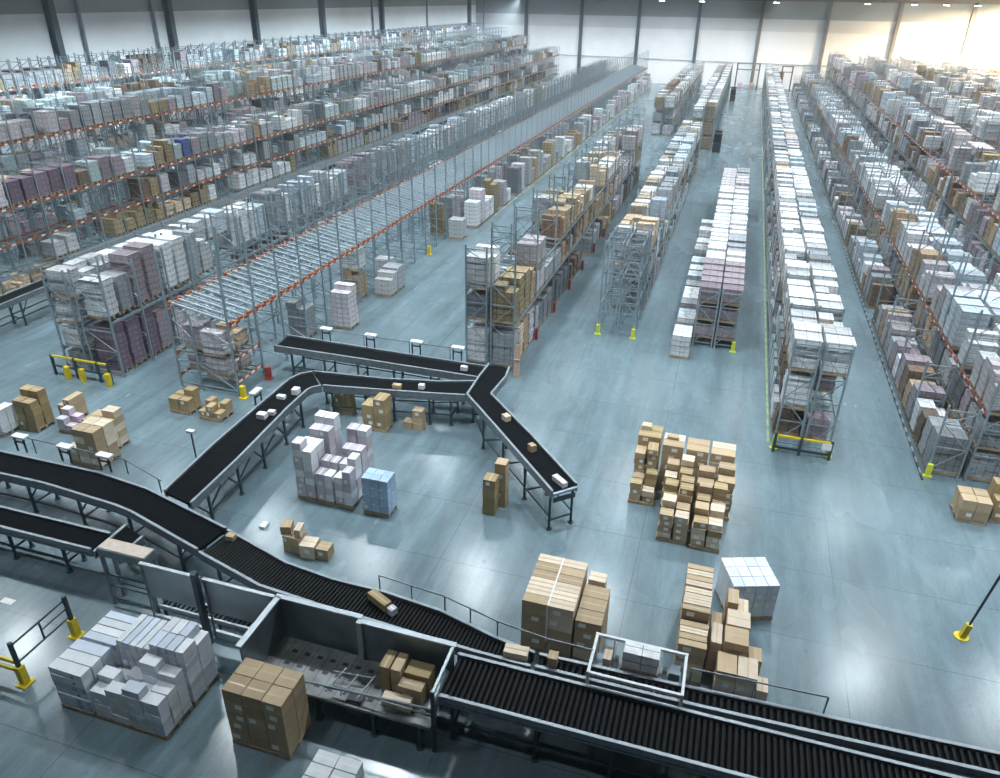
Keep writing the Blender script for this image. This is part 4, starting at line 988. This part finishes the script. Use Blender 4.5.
bd.obj('slotted_bed', [plain('worn_slat_steel', (.20, .21, .215), .5, .3, .3, 3), M['hidden']], t)
MB().cyl(X(-4.9, 10.85, 1.25), X(-4.9, 12.05, 1.25), .09, 12).obj('end_roller', M['steel'], t)
for x in (-9.3, -7.8, -6.3, -5.1):
    for y in (10.75, 12.0):
        l = MB().box(x - .04 + 9.6, x + .04 + 9.6, y - .04 - 10.4, y + .04 - 10.4, 0, .82).obj('leg', M['steel_dark'], t)
        MB().cyl(X(x, y, 0), X(x, y, .03), .11, 10).obj('foot', M['steel_dark'], l)
    MB().bar(X(x, 10.75, .35), X(x, 12.0, .35), .05).obj('brace', M['steel_dark'], t)
lad = MB()
for dy in (0, .5): lad.cyl(X(-7.6, 10.8 + dy, 1.12), X(-6.6, 10.9 + dy, 1.12), .022, 6)
for i in range(3): lad.cyl(X(-7.5 + i * .4, 10.7, 1.12), X(-7.35 + i * .4, 11.5, 1.12), .022, 6)
lad.obj('guide_grid', M['steel'], t)
hbox('motor', -7.0, -6.6, 10.72, 10.98, .55, .95, 'hidden')
for i, (x, y, z, w, d, h, m, lab, rz) in enumerate(((-6.25, 11.65, .906, .25, .55, .74, 'olive', 'upright brown carton, first in the hopper', 0), (-5.95, 11.65, .906, .25, .55, .74, 'tan', 'upright brown carton, second in the hopper', 0), (-5.45, 11.7, .906, .62, .42, .62, 'olive', 'wide brown carton at the back of the hopper', 0),
        (-5.5, 11.31, .906, .6, .3, .5, 'tan', 'wide brown carton in the middle of the hopper', 0), (-5.75, 11.0, .906, .72, .24, .3, 'pale', 'pale flat carton at the front of the hopper', 0))):
    carton(x, y, z, w, d, h, m, lab, None, rz, i > 2)

t = thing('plate_frame', 'grey portal frame with pale plywood plate at the end of the low belt', 'frame', (-15.5, 12.4, 0))
MB().box(0, 1.55, 0, .42, 2.1, 2.13).obj('top_plate', M['ply'], t)
a = MB(); a.box(-.02, 1.57, -.03, 0, 1.84, 2.1); a.box(-.02, 1.57, .42, .45, 1.84, 2.1); a.box(-.03, 0, -.03, .45, 1.84, 2.1); a.box(1.55, 1.58, -.03, .45, 1.84, 2.1); a.obj('apron', M['sheet'], t)
for x in (.03, 1.52):
    for y in (.03, .39): MB().box(x - .045, x + .045, y - .045, y + .045, 0, 1.84).obj('leg', M['steel'], t)
for z in (.25, .75, 1.15):
    MB().bar((.03, .03, z), (1.52, .03, z), .05).obj('cross_rail', M['steel_dark'], t)
MB().bar((.03, .39, .5), (1.52, .39, .5), .05).obj('cross_rail', M['steel_dark'], t)
for i, (x0, x1) in enumerate(((-13.88, -12.0), (-11.86, -9.72))):
    t = thing('screen_panel', ('grey metal screen between the plate frame and the dark post', 'grey metal screen between the dark post and the hopper')[i], 'screen', (x0, 12.2, 0))
    MB().box(0, x1 - x0, -.02, .02, 1.0, 2.12).obj('sheet', M['screen'], t); MB().box(-.02, x1 - x0 + .02, -.05, .05, 2.12, 2.17).obj('top_rail', M['bright'], t)
    MB().box(0, x1 - x0, -.04, .04, .05, .3).obj('kick_plate', M['bright'], t)
    for x in (.04, x1 - x0 - .04): MB().box(x - .03, x + .03, -.045, -.02, 0, 2.12).obj('leg', M['steel'], t)
t = thing('post', 'thick dark post standing between the two grey screens', 'post', (-11.93, 12.02, 0))
MB().box(-.07, .07, -.1, .06, 0, 2.5).obj('shaft', M['steel_dark'], t); MB().box(-.12, .12, -.15, .12, 0, .04).obj('base_plate', M['steel_dark'], t)
t = thing('roller_track', 'low roller track on the floor behind the grey screens', 'conveyor', (-13.9, 12.45, 0))
for y in (0, .4): MB().box(0, 4.1, y - .03, y + .03, .28, .42).obj('side_rail', M['bright'], t)
for i in range(26): MB().cyl((.1 + i * .155, .03, .37), (.1 + i * .155, .37, .37), .04, 8).obj('roller', M['roller'], t)
for x in (.2, 2.0, 3.9):
    for y in (0, .4): MB().box(x - .03, x + .03, y - .03, y + .03, 0, .28).obj('leg', M['steel_dark'], t)

# ------------------------------------------------------------------ white cage over the narrow rollers
t = thing('machine_cage', 'white tubular cage around the wrapped load on the narrow rollers', 'cage', (-1.5, 12.595, 0))
for x in (0, 2.2):
    for y in (0, 1.25): MB().box(x - .04, x + .04, y - .026, y + .026, 0 , 1.85).obj('post', M['white_metal'], t)
for y in (0, 1.25): MB().box(0, 2.2, y - .035, y + .035, 1.76, 1.84).obj('rail', M['white_metal'], t)
for x in (0, 2.2): MB().box(x - .035, x + .035, 0, 1.25, 1.76, 1.84).obj('rail', M['white_metal'], t)
MB().box(.04, 2.16, .72, 1.22, 1.15, 1.22).obj('platform', M['sheet'], t)
for x in (.55, 1.75): MB().box(x - .05, x + .05, .74, 1.2, 1.22, 1.3).obj('chain_guide', M['hidden'], t)
for x in (.45, 1.5): MB().box(x - .02, x + .02, 1.2, 1.25, 1.2, 1.8).obj('strut', M['white_metal'], t)
MB().box(1.85, 2.1, .76, 1.05, 1.22, 1.6).obj('control_box', M['sheet'], t)
t = thing('wrapped_pallet_load', 'white wrapped load inside the white tubular cage', 'pallet load', (-.36, 13.53, 1.302))
p = link('pallet', PALLET, t); p.scale = (.85, .53, 1)
link('goods', goods_mesh('W', .9, .44, .5, 1), t, (0, 0, .14))
carton(-1.16, 13.56, 1.222, .2, .42, .34, 'pale', 'tall pale carton just inside the white tubular cage')

# ------------------------------------------------------------------ guards, posts, boards
t = thing('guard_rail', 'black and yellow pedestrian guard rail at the near corner', 'rail', (-15.6, 9.35, 0))
for y in (0, 1.72):
    p = MB(); p.box(-.09, .09, y - .09, y + .09, .02, .62); p.obj('yellow_post', M['yellow'], t)
    MB().box(-.17, .17, y - .17, y + .17, 0, .03).obj('base_plate', M['yellow'], t)
    MB().box(-.045, .045, y - .045, y + .045, .62, 1.45).obj('black_post', M['steel_dark'], t)
for z in (.74, 1.34): MB().cyl((0, 0, z), (0, 1.72, z), .03, 8).obj('rail', M['steel_dark'], t)
MB().cyl((0, .86, .74), (0, .86, 1.34), .025, 8).obj('strut', M['steel_dark'], t)
MB().cyl((0, .86, 1.05), (0, 1.72, 1.05), .022, 8).obj('rail', M['steel_dark'], t)
for z in (.45, .75): MB().box(-1.6, -.09, -.03, .03, z - .05, z + .05).obj('side_bar', M['yellow'], t)
t = thing('end_barrier', 'yellow and black barrier guarding the end of the rack with white loads', 'barrier', (-28.9, 23.55, 0))
for x in (.9, 1.75, 3.2): MB().box(x - .1, x + .1, -.1, .1, 0, .62).obj('guard', M['yellow'], t)
for x in (0, 1.3, 2.6, 3.2): MB().box(x - .05, x + .05, .12, .22, 0, 1.05).obj('post', M['steel_dark'], t)
MB().box(0, 3.2, .12, .2, .95, 1.03).obj('rail', M['yellow'], t); MB().box(0, 3.2, .12, .2, .45, .53).obj('rail', M['steel_dark'], t)
t = thing('end_barrier', 'low barrier with dark rails at the open end of the central rack', 'barrier', (3.2, 27.35, 0))
for x in (.02, .98, 2.1): MB().box(x - .05, x + .05, -.05, .05, 0, .85).obj('post', M['steel_dark'], t)
MB().box(0, 2.12, -.04, .04, .72, .8).obj('rail', M['yellow'], t); MB().box(0, 2.12, -.04, .04, .2, .28).obj('rail', M['steel_dark'], t)
MB().box(1.75, 2.1, -.06, -.045, .45, .75).obj('sign_plate', M['tag'], t)
t = thing('guard_pole', 'thin dark pole in a yellow foot, alone on the open floor', 'pole', (8.24, 18.71, 0))
MB().bar((0, 0, .02), (.06, 0, .5), .15, .15).obj('sleeve', M['yellow'], t); MB().cyl((-.02, 0, 0), (-.02, 0, .03), .2, 12).obj('foot', M['yellow'], t)
MB().cyl((.055, 0, .45), (.37, 0, 3.0), .035, 8).obj('shaft', M['steel_dark'], t)
t = thing('sensor_pole', 'slim pole with a small white head beside the climbing belt', 'pole', (-17.33, 18.8, 0))
MB().cyl((0, 0, .02), (0, 0, 1.85), .03, 8).obj('shaft', M['steel_dark'], t); MB().box(-.14, .14, -.08, .08, 1.85, 1.95).obj('head', M['white_metal'], t); MB().cyl((0, 0, 0), (0, 0, .03), .12, 10).obj('foot', M['steel_dark'], t)
t = thing('wooden_board', 'tall pinkish board standing at the rack foot behind the junction', 'board', (-8.35, 30.35, 0))
MB().bar((0, 0, .01), (0, .18, 1.6), .28, .05).obj('board', M['wood'], t); MB().bar((0, -.03, .9), (0, .02, .91), .24, .06).obj('batten', M['wood'], t)

# trucks at the far aisle mouths
def truck(x, y, label, bodym):
    t = thing('pallet_truck', label, 'truck', (x, y, 0))
    MB().box(-.45, .45, -.7, .5, .12, .95).obj('body', M[bodym], t); MB().box(-.42, .42, .5, .62, .1, 2.3).obj('mast', M['hidden'], t)
    g = MB()
    for sx in (-.4, .4):
        for sy in (-.55, .45): g.box(sx - .03, sx + .03, sy - .03, sy + .03, .95, 2.0)
    g.box(-.43, .43, -.58, .48, 2.0, 2.06); g.obj('overhead_guard', M['hidden'], t)
    for sx in (-.35, .35):
        MB().cyl((sx - .06, -.4, .13), (sx + .06, -.4, .13), .13, 12).obj('wheel', M['black'], t)
        MB().box(sx * .6 - .06, sx * .6 + .06, .62, 1.6, .06, .11).obj('fork', M['sheet'], t)
truck(-2.2, 94.6, 'dark lift truck at the foot of the tan carton tower', 'hidden')
truck(-1.9, 146.0, 'dark lift truck far down the open central aisle', 'hidden')
t = thing('portal_frame', 'dark portal frame across the far end of the open aisle', 'frame', (-2.1, 167, 0))
for x in (0, 4.2): MB().box(x - .12, x + .12, -.12, .12, 0, 4.9).obj('post', M['hidden'], t)
for z in (3.7, 4.8): MB().box(-.1, 4.3, -.1, .1, z - .1, z + .1).obj('beam', M['sheet'], t)
t = thing('portal_frame', 'dark portal frame at the far end of the narrow pale aisle', 'frame', (6.4, 167, 0))
for x in (0, 1.9): MB().box(x - .12, x + .12, -.12, .12, 0, 4.6).obj('post', M['hidden'], t)
for z in (3.5, 4.5): MB().box(-.1, 2.0, -.1, .1, z - .1, z + .1).obj('beam', M['sheet'], t)
for i, (x, m) in enumerate(((-1.2, 'pink'), (.1, 'white'), (1.2, 'pale'), (2.1, 'white'))):
    carton(x, 169.4, 0, .9, .9, 1.1 - .2 * (i % 2), m, f"{WORDC[m]} box, {nth(i + 1)} of the low row at the far aisle end", None, 0, False)
print('loads', len(SPEC), 'seen', len(seen), count, len(rest[0]), len(rest[1]), 'cartons', sum(1 for o in bpy.data.objects if 'carton' in o.name and o.parent is None), 'objects', len(bpy.data.objects))
